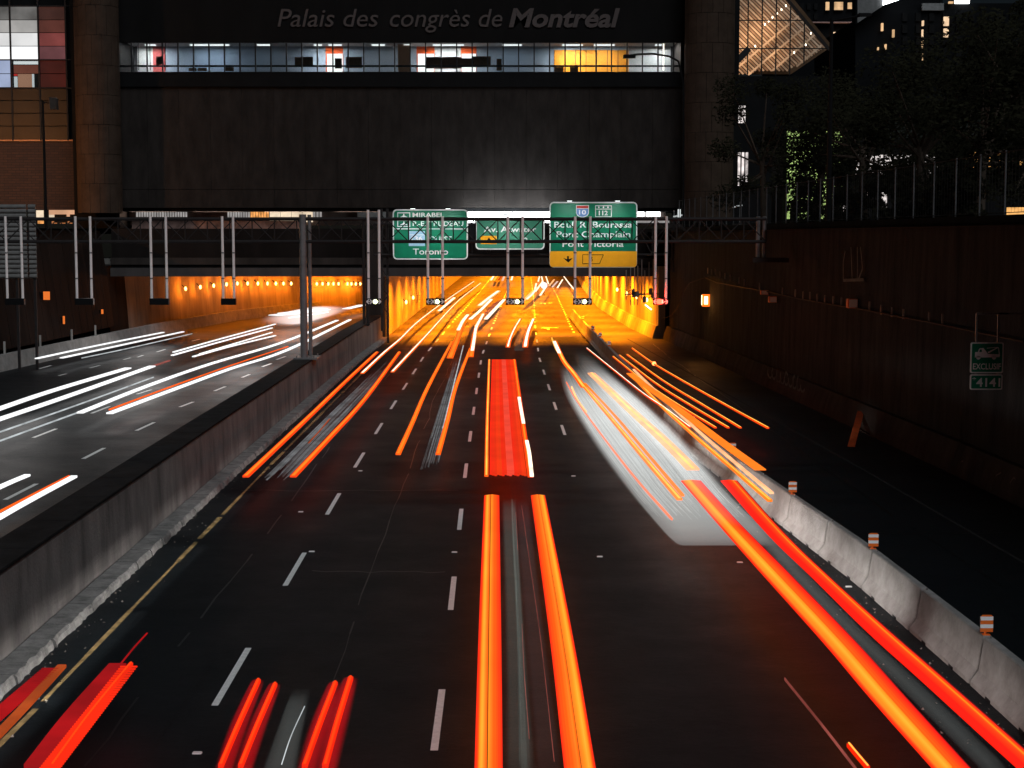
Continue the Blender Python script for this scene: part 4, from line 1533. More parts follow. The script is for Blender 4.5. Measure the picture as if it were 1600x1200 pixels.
def sx(px): return P(px, 360, YS).x
def sz(py): return P(800, py, YS).z
def words_on(e, s, x0, x1, y0, y1, m=M_sign_white, bold=.012, dy=.016):
    mb = MB()
    put_text(mb, s, sx(x0), sx(x1), sz(y1), sz(y0), YS - dy, bold, .002)
    return mb.build('lettering', m, e)
def flat(e, pts, m, name, dy=.018):
    mb = MB()
    q = [(sx(x), sz(y)) for x, y in pts]
    mb.prism(q, YS - dy, YS - .0125)
    return mb.build(name, m, e)
def frame(e, x0, y0, x1, y1, w, m, name='frame', dy=.018):
    mb = MB()
    X0, X1, Z0, Z1 = sx(x0), sx(x1), sz(y1), sz(y0)
    for (a, b_, c, d_) in ((X0, X1, Z1 - w, Z1), (X0, X1, Z0, Z0 + w), (X0, X0 + w, Z0 + w, Z1 - w), (X1 - w, X1, Z0 + w, Z1 - w)):
        mb.box((a, YS - dy, c), (b_, YS - .0125, d_))
    return mb.build(name, m, e)


e = road_sign(614, 327, 731, 405.5, 'left green road sign reading Mirabel, Ouest and Toronto')
words_on(e, 'MIRABEL', 645, 694, 332.5, 339)
words_on(e, 'P.-E.-TRUDEAU', 645, 724, 346, 353)
flat(e, [(616, 357), (729, 357), (729, 358.2), (616, 358.2)], M_sign_white, 'rule')
for y in (332, 344):
    frame(e, 621, y, 641, y + 10.5, .05, M_sign_white, 'symbol_frame')
    flat(e, [(630.5, y + 2), (631.8, y + 2), (632, y + 4.5), (636.5, y + 7), (636.5, y + 8), (632, y + 7), (631.8, y + 8.6), (633.3, y + 9.4), (629, y + 9.4), (630.5, y + 8.6), (630.2, y + 7), (625.8, y + 8), (625.8, y + 7), (630.2, y + 4.5)], M_sign_white, 'aeroplane_symbol')
flat(e, [(638.5, 361), (664, 361), (664, 384.5), (638.5, 384.5)], M_sign_pale, 'route_shield')
words_on(e, '136', 643, 660, 369.5, 376, bold=.02, dy=.020)
flat(e, [(640, 366.6), (662.5, 366.6), (662.5, 367.4), (640, 367.4)], M_sign_white, 'rule', .020)
words_on(e, 'OUEST', 671, 706, 369.5, 377.5)
words_on(e, 'Toronto', 645, 700, 388.5, 397.5)
M_green2 = mat('paler worn green sheeting', (0.05, 0.24, 0.15), 0.45, 0.1, 1.0)
e = road_sign(743, 341, 851, 390, 'middle green road sign reading Av. Atwater with an orange exit tab', M_green2)
words_on(e, 'Av. Atwater', 756, 838, 354, 362.5)
flat(e, [(751, 368.5), (776, 368.5), (776, 381.5), (751, 381.5)], M_amber, 'exit_tab')
flat(e, [(764, 371.5), (768, 376), (765.2, 376), (765.2, 379.5), (762.8, 379.5), (762.8, 376), (760, 376)], M_black, 'arrow', .021)
words_on(e, '2', 818, 825, 371.5, 380); words_on(e, 'km', 829, 842, 374, 380)
e = road_sign(858.5, 315.5, 996, 418, 'large green road sign reading Pont Champlain above an amber strip')
words_on(e, 'Boul. R.-Bourassa', 866, 988, 346.5, 355.5)
words_on(e, 'Pont Champlain', 869.5, 985, 361.5, 370.5)
words_on(e, 'Pont Victoria', 879, 974.5, 376.5, 385.5)
flat(e, [(859.2, 392.5), (995.3, 392.5), (995.3, 413), (993, 417), (861.5, 417), (859.2, 413)], M_amber, 'amber_strip')
flat(e, [(886.2, 400), (889, 400), (889, 405), (891, 404.3), (895.5, 402.8), (888, 410.3), (880, 402.8), (884.4, 404.3), (886.2, 405)], M_black, 'arrow', .021)
mb = MB()
q = [(910.5, 398), (943, 398), (937, 412), (910.5, 412)]
q3 = [Vector((sx(x), YS - .02, sz(y))) for x, y in q]
for i in range(4):
    mb.bar(q3[i], q3[(i + 1) % 4], .04, .008, up=(0, 1, 0))
mb.build('exit_outline', M_black, e)
words_on(e, '5', 923.5, 926.5, 402, 408, M_black, .02, .021)
# shields
flat(e, [(900, 320.5), (920, 320.5), (920, 333), (918, 337), (914, 339), (910, 340), (906, 339), (902, 337), (900, 333)], M_sign_white, 'shield_edge', .016)
flat(e, [(901, 326.3), (919, 326.3), (919, 333), (917.3, 336.3), (914, 338), (910, 339), (906, 338), (902.7, 336.3), (901, 333)], M_sign_blue, 'shield_field', .02)
flat(e, [(901, 321.4), (919, 321.4), (919, 325.5), (901, 325.5)], M_sign_red, 'shield_band', .02)
words_on(e, '10', 904.5, 915.5, 328.3, 335, bold=.02, dy=.022)
frame(e, 930, 321, 955.5, 339, .04, M_sign_white)
flat(e, [(930, 326.3), (955.5, 326.3), (955.5, 327.1), (930, 327.1)], M_sign_white, 'rule')
for x in (935.5, 942.7, 949.8):
    flat(e, [(x, 321.8), (x + 1.3, 324), (x, 325.8), (x - 1.3, 324)], M_sign_white, 'fleur_symbol')
words_on(e, '112', 935.5, 949.5, 329.5, 336.2, bold=.025)
# dark blank panel between the first two signs
e = empty('panel', P(737, 376, YS), 'small dark blank panel hung between the left and middle green signs', 'panel')
a, b_ = P(732.5, 376, YS), P(742, 350, YS)
MB().bevel_box((a.x, YS + .1, a.z), (b_.x, YS + .3, b_.z), .03).build('panel', M_black, e)
MB().box((a.x - .05, YS + .31, a.z + .3), (b_.x + .05, YS + .5, a.z + .45)).build('bracket', M_truss, e)
# small lamps on arms above the signs, added to light them
for px, py in ((645, 326), (700, 326), (790, 336), (890, 314), (965, 314)):
    c = P(px, py, YS - 2.2)
    e = empty('added_sign_lamp', c, {645: 'left of two added small white lamps over the left green sign', 700: 'right of two added small white lamps over the left green sign', 790: 'added small white lamp over the middle green sign',
                               890: 'left of two added small white lamps over the large green sign', 965: 'right of two added small white lamps over the large green sign'}[px], 'sign lamp', 'added sign lamps')
    MB().bevel_box((c.x - .2, c.y - .1, c.z), (c.x + .2, c.y + .1, c.z + .08), .02).build('housing', M_black, e)
    MB().box((c.x - .16, c.y - .06, c.z - .015), (c.x + .16, c.y + .06, c.z - .002)).build('lens', M_litwhite, e)
    MB().tube((c.x, c.y, c.z + .05), (c.x, YS + .4, c.z + .05), .025).build('arm', M_truss, e)
    lamp('added_sign_glow', 'AREA', (c.x, c.y, c.z - .03), 58, (.95, 1, 1), e, .3, .12, (R(32), 0, 0), R(130))
# ================================================================== RIGHT: railing of the ramp street, atrium, far towers
rl = empty('ramp_railing', P(1040, 345, 122), 'pale sloping railing climbing right behind the gantry end', 'railing')
Yr = 122.5
pp = [P(px, py, Yr) for px, py in ((1052, 338.5), (1085, 333), (1120, 327), (1160, 321))]
MB().path(pp, .06, 6).build('rail', glow('glow put on lit railing', (.8, .85, .85), .5, .7, 1.5), rl)  # light falling on the rail is put in as emission
for px, py in ((1053, 338), (1061, 337), (1070, 336), (1078, 334), (1084, 333), (1101, 330), (1117, 327.5), (1126, 326), (1136, 324.5), (1146, 323), (1156, 321)):
    a = P(px, py, Yr)
    MB().tube((a.x, Yr, 7.9), (a.x, Yr, a.z + .45), .03, n=5).build('post', M_steel, rl)
a = P(1061, 340, Yr)
MB().box((a.x - .1, Yr - .2, a.z - .1), (a.x + .1, Yr, P(1061, 327, Yr).z)).build('lit_post', glow('white lit post', (.9, .95, .95), .9), rl)
MB().box((P(1040, 340, Yr).x, Yr + .3, 6.5), (P(1250, 340, Yr).x, Yr + .6, 8.4)).build('parapet', M_conc_dark, rl)

YA = 140.0
at = empty('atrium', P(1215, 130, YA), 'warm glowing glass atrium with sloping lattice roof behind the right stone column', 'atrium')
def AX(px, Y=YA): return P(px, 100, Y).x
def AZ(py, Y=YA): return P(800, py, Y).z
M_lat = mat('pale lattice member', (.62, .47, .34), .6, .2, 1.0)
M_lat2 = mat('brown lattice member', (.36, .23, .15), .6, .3, 1.0)
def clip_line(x):                      # roof slope: y of the roof edge above pixel x
    return -10 + (x - 1222) * (76 + 10) / (1294 - 1222)
for i in range(-14, 34):
    # slats falling to the right, 45 degrees, stepping 5.6 px
    x0_ = 1080 + i * 6.2
    seg = []
    for t in range(0, 66):
        x_, y_ = x0_ + t * 2.6, -40 + t * 2.6
        bottom = 118 if x_ < 1180 else (112 if x_ < 1232 else 112 - (x_ - 1232) * .6)
        if 1147 < x_ < 1292 and y_ > max(-40, clip_line(x_)) and y_ < bottom:
            seg.append((x_, y_))
    if len(seg) > 3:
        A, B = P(*seg[0], YA + 2.2), P(*seg[-1], YA + 2.2)
        MB().bar(A, B, .15, .10, up=(0, 1, 0)).build('slat', M_lat2 if i % 2 else M_lat, at)
for i in range(9):
    # members climbing to the right
    x0_ = 1100 + i * 30
    seg = []
    for t in range(0, 60):
        x_, y_ = x0_ + t * 2.6, 150 - t * 2.2
        if 1148 < x_ < 1285 and y_ > max(-40, clip_line(x_)) and y_ < (118 if x_ < 1180 else 112 - max(0, x_ - 1232) * .6):
            seg.append((x_, y_))
    if len(seg) > 3:
        A, B = P(*seg[0], YA + 1.6), P(*seg[-1], YA + 1.6)
        MB().bar(A, B, .16, .12, up=(0, 1, 0)).build('rafter', M_lat, at)
for px in (1168, 1190, 1212, 1234, 1256):
    MB().bar((AX(px), YA, AZ(118 if px < 1240 else 100)), (AX(px), YA, AZ(max(-40, clip_line(px) + 2))), .10, .10, up=(0, 1, 0)).build('mullion', M_mullion, at)
for py in (-12, 32, 76):
    xe = min(1290, 1222 + (py + 10) * (72 / 86))
    MB().bar((AX(1146), YA - .06, AZ(py)), (AX(max(1160, xe)), YA - .06, AZ(py)), .09, .09).build('transom', M_mullion, at)
MB().bar(P(1222, -10, YA - .1), P(1296, 78, YA - .1), .25, .25, up=(0, 1, 0)).build('roof_edge', M_truss, at)
MB().bar(P(1152, 95, YA - .4), P(1170, 76, YA - .4), .5, .4, up=(0, 1, 0)).build('knee_brace', M_mullion, at)
MB().prism([(AX(1146, YA + 6), AZ(116, YA + 6)), (AX(1236, YA + 6), AZ(116, YA + 6)), (AX(1300, YA + 6), AZ(72, YA + 6)), (AX(1215, YA + 6), AZ(-30, YA + 6)), (AX(1146, YA + 6), AZ(-60, YA + 6))], YA + 6, YA + 6.3).build('back_wall', mat('atrium timber wall', (.10, .06, .035), .8, .35, .6), at)
MB().box((AX(1140), YA, 8), (AX(1300), YA + 4, AZ(119))).build('base', M_facade_dark, at)
for px, py in ((1228, 9), (1221, 15), (1214, 21), (1207, 27), (1201, 33), (1180, 72), (1241, 82), (1259, 70), (1267, 52), (1195, 38)):
    c = P(px, py, YA + 1.0)
    MB().ball(c, .06, .06, .1, 8, 5).build('bulb', glow('warm bulb', (1, .85, .65), 5), at)
for px, py, w_ in ((1170, 60, 130), (1200, 40, 105), (1215, 85, 50), (1165, 110, 60)):
    c = P(px, py, YA + .6)
    lamp('atrium_glow', 'POINT', c, w_, (1, .62, .34), at, radius=.4)

YT = 210.0
tw = empty('tower', P(1290, 80, YT), 'dark tower behind the atrium with three small lit windows and one wide lit bay', 'building')
def TB(px0, px1, py0, py1, m, name, par, Y, t=.4):
    a, b_ = P(px0, py1, Y), P(px1, py0, Y)
    return MB().box((a.x, Y, a.z), (b_.x, Y + t, b_.z)).build(name, m, par)
M_tower = mat('night tower cladding', (.005, .0055, .0065), .8, .35, .25)
a, b_ = P(1236, 200, YT), P(1338, -80, YT)
MB().box((a.x, YT + .3, 0), (b_.x, YT + 25, b_.z)).build('wall', M_tower, tw)
wl = [glow('amber tower window', (1, .62, .32), .75, .5, .8), glow('peach tower window', (1, .68, .42), .95, .4, 1.2)]
for (x0_, x1_, y0_, y1_) in ((1290.5, 1296, 3, 16), (1304, 1317.5, 3, 15.5), (1325, 1334, 4, 14)):
    TB(x0_, x1_, y0_, y1_, wl[0], 'window', tw, YT)
    TB(x0_ - .5, x1_ + .5, y1_, y1_ + 1, M_mullion, 'sill', tw, YT - .1)
for i in range(2):
    TB(1300 + i * 16.5, 1315.5 + i * 16.5, 50, 74, wl[1], 'window', tw, YT)
TB(1288, 1294, 60, 68, wl[0], 'window', tw, YT)
TB(1268, 1338, 34, 35.5, mat('pink lit cornice', (.5, .3, .27), .6), 'cornice', tw, YT - .6, 1)
for r_ in range(3):
    for c_ in range(3):
        TB(1250 + c_ * 11, 1256 + c_ * 11, 5 + r_ * 16, 15 + r_ * 16, M_black, 'window', tw, YT + .1)
e = tw
MB().ball(P(1338, 42, YT - 3), .3, .3, .4).build('lamp_globe', glow('warm bulb', (1, .85, .65), 5), tw)
for px in (1306, 1312, 1321, 1328):
    c = P(px, 72, YT - .6)
    MB().ball(c, .5 if px % 2 else .7, .3, .9).build('plant_silhouette', M_black, tw)

YT2 = 175.0
t2 = empty('tower', P(1480, 90, YT2), 'wide dark building at the upper right with slanted white lit roof edge', 'building')
q = [P(px, py, YT2) for px, py in ((1338, 80), (1338, 30), (1358, 18), (1405, 2), (1405, -80), (1475, -80), (1475, 4), (1600, 4), (1700, 4), (1700, 160), (1338, 160))]
MB().prism([(v.x, v.z) for v in q], YT2 + .5, YT2 + 24).build('wall', M_tower, t2)
q = [P(px, py, YT2 - 1) for px, py in ((1340, 36), (1340, -20), (1420, -20), (1378, 10))]
MB().prism([(v.x, v.z) for v in q], YT2 - 1, YT2).build('roof_slope', mat('pale metal roof', (.12, .12, .12), .5), t2)
q = [P(px, py, YT2 - 1.3) for px, py in ((1380, 8), (1381, -6), (1412, -20), (1404, 0))]
MB().prism([(v.x, v.z) for v in q], YT2 - 1.3, YT2 - 1.1).build('light_panel', M_litwhite, t2)
for (x0_, x1_, y0_, y1_, m_) in ((1475, 1483, 26, 40, wl[1]), (1475, 1482.5, 44.5, 58, wl[1]), (1377.5, 1380.5, 36, 48, wl[0]), (1395, 1398, 46, 58, wl[0]), (1383, 1385.5, 69, 77, wl[0]), (1371.5, 1373.5, 73, 78, wl[0]),
                                  (1441.5, 1444, 32, 40, wl[1]), (1441, 1443, 46, 58, wl[1]), (1441, 1443, 63, 75, wl[0]), (1441, 1442.5, 84, 94, wl[0]), (1493, 1515, -3, 5, M_litwhite), (1483, 1490, 2, 5, wl[0])):
    TB(x0_, x1_, y0_, y1_, m_, 'window', t2, YT2)
TB(1441, 1475, 5, 16, mat('grey lit cladding', (.2, .2, .2), .7), 'wall_band', t2, YT2)
for r_ in range(7):
    for c_ in range(9):
        TB(1410 + c_ * 21, 1418 + c_ * 21, 20 + r_ * 18.5, 33 + r_ * 18.5, M_black, 'window', t2, YT2 + .3)

# lit shop front behind the trees; green glowing panes imitate leaves lit by a lamp
sh = empty('shop_front', (P(1275, 330, 118).x, 118, 8), 'row of lit shop windows and green leaf glow glimpsed through the dark trees', 'shop')
M_leafglow = glow('green lamplit leaf glow', (.50, .70, .22), .75, .95, .9)
M_shopw = glow('pale shop light', (.95, .85, .82), .8, .8, 2.0)
M_shopo = glow('amber shop light', (1, .5, .15), .9, .6, 2.0)
def SB(px0, px1, py0, py1, m, Y=118):
    a, b_ = P(px0, py1, Y), P(px1, py0, Y)
    return MB().box((a.x, Y, a.z), (b_.x, Y + .2, b_.z)).build('shop_window_or_leaf_glow', m, sh)
for i in range(4):
    for j in range(5):
        SB(1230 + i * 22, 1250 + i * 22, 205 + j * 28, 230 + j * 28, M_leafglow)
for i in range(9):
    SB(1338 + i * 15, 1350 + i * 15, 242, 272, M_shopw)
    SB(1510 + i * 12, 1516 + i * 12, 238, 262, M_shopo)
for i in range(4):
    SB(1147 + i * 6, 1151 + i * 6, 238, 290, M_shopw, 126)
    SB(1150 + i * 4, 1153 + i * 4, 165, 192, M_shopw, 126)
for i in range(3):
    SB(1318 + i * 30, 1326 + i * 30, 300, 330, M_shopw)
SB(1575, 1606, 324, 347, M_shopo, 60)
a, b_ = P(1222, 350, 119), P(1800, 215, 119)
MB().box((a.x, 119, 7.8), (b_.x, 124, b_.z)).build('wall', M_facade_dark, sh)
# tall dark lamp post in front of the trees
e = empty('street_lamp', P(1294, 352, 74), 'tall thin dark lamp post rising in front of the trees at right', 'street lamp')
p = P(1294, 352, 74)
MB().tube((p.x, 74, 7.9), (p.x, 74, P(1294, 30, 74).z), .13, .08, 8).build('pole', M_black, e)
MB().tube((p.x, 74, P(1294, 33, 74).z), (p.x + 1.2, 73.7, P(1294, 26, 74).z), .05).build('arm', M_black, e)
MB().bevel_box((p.x + 1.1, 73.55, P(1294, 27, 74).z), (p.x + 1.7, 73.85, P(1294, 22, 74).z), .05).build('lamp_head', M_black, e)
# a curved street lamp arm passing in front of the last bright windows
e = empty('street_lamp', P(1056, 340, 100), 'slim curved street lamp arm silhouetted against the last lit windows', 'street lamp')
arm = [P(px, py, 100) for px, py in ((1068, 330), (1068, 130), (1060, 96), (1046, 88), (1020, 84), (995, 85), (980, 87))]
arm[0].z = 7.9
MB().path(arm, .06, 6).build('pole', M_black, e)
MB().bevel_box((arm[-1].x - .25, 99.8, arm[-1].z - .16), (arm[-1].x + .5, 100.2, arm[-1].z + .06), .04).build('lamp_head', M_black, e)

# ================================================================== TREES
M_bark = mat('dark bark', (.06, .045, .035), .95, .3, 2.0, .5, 12)
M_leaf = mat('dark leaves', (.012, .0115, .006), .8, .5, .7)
def tree(base, h, spread, seed, label, clumps=13, leaves=480, zmin=.2):
    rg = random.Random(seed)
    e = empty('street_tree', base, label, 'tree', 'dark trees beyond the right wall')
    bx, by, bz = base
    tr = MB()
    top = Vector((bx + rg.uniform(-.3, .3), by, bz + h * .45))
    tr.tube(base, top, .24, .16, 8)
    cs = []
    for i in range(clumps):
        a = rg.uniform(0, 6.3)
        r_ = spread * math.sqrt(rg.random()) * .85
        c = Vector((bx + r_ * math.cos(a), by + r_ * math.sin(a) * .8, bz + h * rg.uniform(zmin, .95)))
        cs.append((c, rg.uniform(.28, .48) * spread))
        tr.tube(top.lerp(Vector(base), rg.uniform(0, .3)), c, .09, .02, 5)
    tr.build('trunk', M_bark, e)
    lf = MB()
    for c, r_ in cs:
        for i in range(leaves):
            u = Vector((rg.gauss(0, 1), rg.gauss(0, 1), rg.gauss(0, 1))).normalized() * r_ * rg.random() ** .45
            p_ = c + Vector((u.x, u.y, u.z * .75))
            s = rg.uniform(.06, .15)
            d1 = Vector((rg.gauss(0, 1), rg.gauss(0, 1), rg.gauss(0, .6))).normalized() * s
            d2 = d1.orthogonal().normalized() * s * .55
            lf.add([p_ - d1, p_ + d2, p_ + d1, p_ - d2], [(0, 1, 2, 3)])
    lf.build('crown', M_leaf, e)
    return e
def at_px(px, Y): return (P(px, 350, Y).x, Y, 7.8)
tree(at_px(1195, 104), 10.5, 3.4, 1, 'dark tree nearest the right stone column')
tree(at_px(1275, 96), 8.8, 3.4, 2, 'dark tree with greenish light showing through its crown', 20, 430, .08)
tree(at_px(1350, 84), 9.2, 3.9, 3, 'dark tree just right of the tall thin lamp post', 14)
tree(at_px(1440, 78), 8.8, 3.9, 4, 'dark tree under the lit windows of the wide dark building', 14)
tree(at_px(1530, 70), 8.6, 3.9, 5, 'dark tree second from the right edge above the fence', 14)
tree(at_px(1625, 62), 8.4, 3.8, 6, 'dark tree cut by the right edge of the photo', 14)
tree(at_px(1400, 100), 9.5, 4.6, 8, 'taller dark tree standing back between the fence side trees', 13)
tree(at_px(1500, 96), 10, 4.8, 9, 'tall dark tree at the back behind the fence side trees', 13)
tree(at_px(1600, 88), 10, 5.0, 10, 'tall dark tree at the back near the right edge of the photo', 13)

for k, (px, Y, h_, s_) in enumerate(((1240, 90, 3.4, 1.5), (1272, 87, 2.6, 1.5), (1304, 84, 3.2, 1.4), (1345, 80, 2.6, 1.5), (1420, 74, 2.4, 1.6), (1490, 68, 2.4, 1.5))):
    b_ = tree(at_px(px, Y), h_, s_, 40 + k, '%s low dark shrub from the left behind the wall fence' % ORD[k + 1], 8, 170 if k < 3 else 260, .15)
    b_.name = 'shrub'
    b_['category'] = 'shrub'
    b_['group'] = 'low dark shrubs behind the wall fence'
# ================================================================== LIGHT STREAKS OF THE PASSING TRAFFIC
# The photograph shows the traffic only as streaks of light hanging above the lanes; each streak is a luminous
# strip at lamp height, with its own width and thickness, in its own lane.
S_or = glow('orange streak', (1.0, .115, .004), 1.15, .12, .5)
S_org = glow('bright orange streak', (1.0, .20, .012), 1.25, .12, .5)
S_hot = glow('hot amber streak', (1.0, .42, .06), 1.5, .2, .6)
S_pink = glow('washed amber streak', (1.0, .46, .22), 1.3, .2, .8)
S_white_hot = glow('white hot streak', (1.0, .82, .62), 1.7, .3, .8)
S_red = glow('red streak', (1.0, .022, .002), 1.0, .15, .5)
S_red2 = glow('deep red streak', (.42, .004, .006), .8, .3, .9)
S_red3 = glow('dark red streak', (.24, .001, .004), .8, .3, .9)
S_redor = glow('red orange streak', (1.0, .055, .003), 1.1, .12, .5)
S_brown = glow('brown orange streak', (.45, .07, .012), .8, .3, 1.0)
S_wh = glow('white head lamp streak', (.97, .99, 1.0), 1.2, .08, .4)
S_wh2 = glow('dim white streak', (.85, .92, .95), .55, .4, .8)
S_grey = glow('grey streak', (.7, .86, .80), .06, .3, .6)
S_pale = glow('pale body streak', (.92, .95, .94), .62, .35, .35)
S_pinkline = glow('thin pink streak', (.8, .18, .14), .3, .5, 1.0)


def strand(mb, pts, w, h=.05, n=5):
    """a strip of rectangular section along world points"""
    pts = smooth_pts(pts, n)
    rings = []
    for i, p in enumerate(pts):
        a = pts[max(0, i - 1)]
        b_ = pts[min(len(pts) - 1, i + 1)]
        d_ = b_ - a
        s = Vector((d_.y, -d_.x, 0))
        s = s.normalized() * w / 2 if s.length > 1e-6 else Vector((w / 2, 0, 0))
        rings.append([p - s, p + s, p + s + Vector((0, 0, h)), p - s + Vector((0, 0, h))])
    return mb.loft(rings)


def line(px_pts, z):
    return [G(x, y, z) for x, y in px_pts]


def trail(label, group, cat='light trail'):
    return empty('light_trail', (0, 0, 0), label, cat, group)


def streak(e, pts, z, wpx, m, core=None, cw=.3, h=.05, at=0):
    """pts from near to far in photo pixels; wpx is the width in pixels at the near end"""
    L_ = line(pts, z)
    if e.location.length == 0:
        e.location = Vector((L_[0].x, L_[0].y, 0))
    w = wpx * L_[0].y / FPX
    strand(MB(), L_, w, h).build('light_streak', m, e)
    if core:
        strand(MB(), [p + Vector((0, 0, h + .004)) for p in L_], w * cw, .012).build('light_streak', core, e)


_shade = {}


def shade(c):
    q = tuple(round(v * 40) / 40 if v > .05 else round(v * 250) / 250 for v in c)
    if q not in _shade:
        _shade[q] = glow('streak light %d' % len(_shade), q, 1.15, .08, .4)
    return _shade[q]


def band(e, left_, right_, z, ramp, n):
    """a broad streak built of n narrow ones side by side, colours graded across; None in the ramp leaves a gap"""
    if e.location.length == 0:
        c_ = G(*left_[0], z)
        e.location = Vector((c_.x, c_.y, 0))
    A_, B2 = smooth_pts(line(left_, z), 5), smooth_pts(line(right_, z), 5)
    for i in range(n):
        u0, u1 = i / n, (i + 1) / n
        um = (u0 + u1) / 2
        for (a_, ca), (b2, cb) in zip(ramp, ramp[1:]):
            if a_ <= um <= b2:
                break
        if ca is None or cb is None:
            continue
        k_ = (um - a_) / max(b2 - a_, 1e-6)
        c_ = tuple(x + (y - x) * k_ for x, y in zip(ca, cb))
        dz = .035 - .05 * abs(um - .5)
        rr = [[p_.lerp(q_, u0), p_.lerp(q_, u1 + .002), p_.lerp(q_, u1 + .002) + Vector((0, 0, dz + .01)), p_.lerp(q_, u0) + Vector((0, 0, dz + .01))] for p_, q_ in zip(A_, B2)]
        MB().loft(rr).build('light_streak', shade(c_), e)


def glow_volume(name, strength, c):  # emission volume imitating blurred light; there is no mist
    m = bpy.data.materials.new(name)
    m.use_nodes = True
    nt = m.node_tree
    nt.nodes.remove(nt.nodes['Principled BSDF'])
    em = nt.nodes.new('ShaderNodeEmission')
    em.inputs['Color'].default_value = (*c, 1)
    em.inputs['Strength'].default_value = strength
    nt.links.new(em.outputs[0], nt.nodes['Material Output'].inputs['Volume'])
    return m


def glow_body(name, L_, R_, z, prof, taper0, taper1, thick, m, par, n=24):
    """closed lens shaped body between two edge lines: thin at the edges and at both ends, luminous inside"""
    A_, B2 = smooth_pts(line(L_, z), 6), smooth_pts(line(R_, z), 6)
    mb = MB()
    N_ = len(A_)
    rings = []
    for i, (a_, b2) in enumerate(zip(A_, B2)):
        t = i / (N_ - 1)
        f_ = min(1, t / taper0 + .004) * min(1, (1 - t) / taper1 + .004)
        f_ = f_ * f_ * (3 - 2 * f_)
        top, bot = [], []
        for k_ in range(n + 1):
            u = k_ / n
            h = thick * f_ * prof(u) / 2 + .0008
            q = a_.lerp(b2, u)
            top.append(q + Vector((0, 0, h)))
            bot.append(q - Vector((0, 0, h)))
        rings.append(bot + list(reversed(top)))
    mb.loft(rings)
    o = mb.build(name, m, par)
    bm = bmesh.new()
    bm.from_mesh(o.data)
    bmesh.ops.recalc_face_normals(bm, faces=bm.faces)
    bm.to_mesh(o.data)
    bm.free()
    return o


def soft(u, a=.22, b=.22):
    f_ = min(1, u / a) * min(1, (1 - u) / b)
    return f_ * f_ * (3 - 2 * f_)


C_RED, C_RO, C_OR, C_ORG, C_AMB, C_YEL, C_DRK = (.95, .012, .003), (1, .05, .003), (1, .11, .004), (1, .2, .012), (1, .27, .010), (1, .40, .03), (.3, .004, .004)
GT = 'red and orange light trails of traffic driving into the right tunnel'
GW = 'white light trails of oncoming traffic'

# --- the two big trails in the middle lane, nearest the camera
e = trail('broad twin orange trail running down the middle to the bottom edge', GT)
band(e, [(741, 1215), (748, 985), (756.5, 775)], [(785.5, 1215), (783, 985), (780, 775)], .9,
     [(0, C_RED), (.10, C_RO), (.16, C_AMB), (.24, C_YEL), (.34, C_ORG), (.44, C_OR), (.445, None), (.475, None), (.48, C_AMB), (.56, C_ORG), (.66, C_OR), (.9, C_RO), (1, C_RED)], 30)
band(e, [(883, 1215), (857.5, 985), (829.5, 775)], [(933, 1215), (893, 985), (851.5, 775)], .9,
     [(0, C_RED), (.06, C_RO), (.3, C_OR), (.45, C_ORG), (.53, C_OR), (.535, None), (.56, None), (.565, C_ORG), (.68, C_AMB), (.78, C_YEL), (.87, C_AMB), (.93, C_RO), (1, C_RED)], 30)
# grey body reflections between them
rng = random.Random(31)
GLOW_MID = e
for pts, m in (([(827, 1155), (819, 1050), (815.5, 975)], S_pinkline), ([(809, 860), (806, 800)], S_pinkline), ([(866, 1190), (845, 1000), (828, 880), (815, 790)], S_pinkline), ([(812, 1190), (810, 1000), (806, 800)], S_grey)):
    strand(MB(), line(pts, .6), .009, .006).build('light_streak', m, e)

e = trail('red block of light between orange edges in the middle lane', GT)
streak(e, [(760, 745), (761.5, 655), (764.5, 563)], 1.0, 6.5, S_or, S_hot, .4)
streak(e, [(829, 746), (816, 655), (803.5, 563)], 1.0, 9, S_redor, S_org, .4)
streak(e, [(831, 745), (827, 710), (823, 690)], 1.06, 6, S_white_hot)
streak(e, [(818, 662), (814, 640), (811, 622)], 1.06, 5, S_white_hot)
n = 15
for i in range(n):
    u0 = (i + .5) / n
    xn, xm, xf = 765 + 58 * u0, 765.8 + 46 * u0, 768.5 + 32.5 * u0
    m = glow('red body streak %d' % (i % 5), (1.0, .024 + .006 * (i % 5) + (.05 if i in (7, 8, 9) else 0), .004 + (.02 if i in (7, 8, 9) else 0)), .92 - .05 * (i % 3), .1, .5) if i not in (7, 8, 9) else glow('rose streak', (1.0, .07, .035), .9, .15, .8)
    streak(e, [(xn, 742 + (i % 3)), (xm, 655), (xf, 563)], .96 - .004 * (i % 3), 58 / n + .4, m)

# --- two cars in the left lane
e = trail('long orange trail pair nearest the median wall', GT)
streak(e, [(384, 746), (480, 655), (540, 597), (589, 551)], .85, 10, S_redor, S_org, .5)
streak(e, [(458, 746), (515, 685), (572, 622), (624, 551)], .85, 10, S_redor, S_org, .5)
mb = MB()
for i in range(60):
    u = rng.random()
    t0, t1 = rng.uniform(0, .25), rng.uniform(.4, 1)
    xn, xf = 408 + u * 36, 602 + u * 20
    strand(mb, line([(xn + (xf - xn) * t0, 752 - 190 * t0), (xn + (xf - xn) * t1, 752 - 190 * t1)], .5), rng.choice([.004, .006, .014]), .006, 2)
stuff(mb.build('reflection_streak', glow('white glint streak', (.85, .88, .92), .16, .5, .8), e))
strand(MB(), line([(482, 693), (500, 673), (515, 655)], .5), .04, .02).build('light_streak', S_brown, e)
e = trail('orange trail pair entering the tunnel along its left wall', GT)
streak(e, [(566, 584), (600, 552), (626, 530), (655, 502), (700, 468), (741, 440)], .85, 6, S_or, S_white_hot, .5)
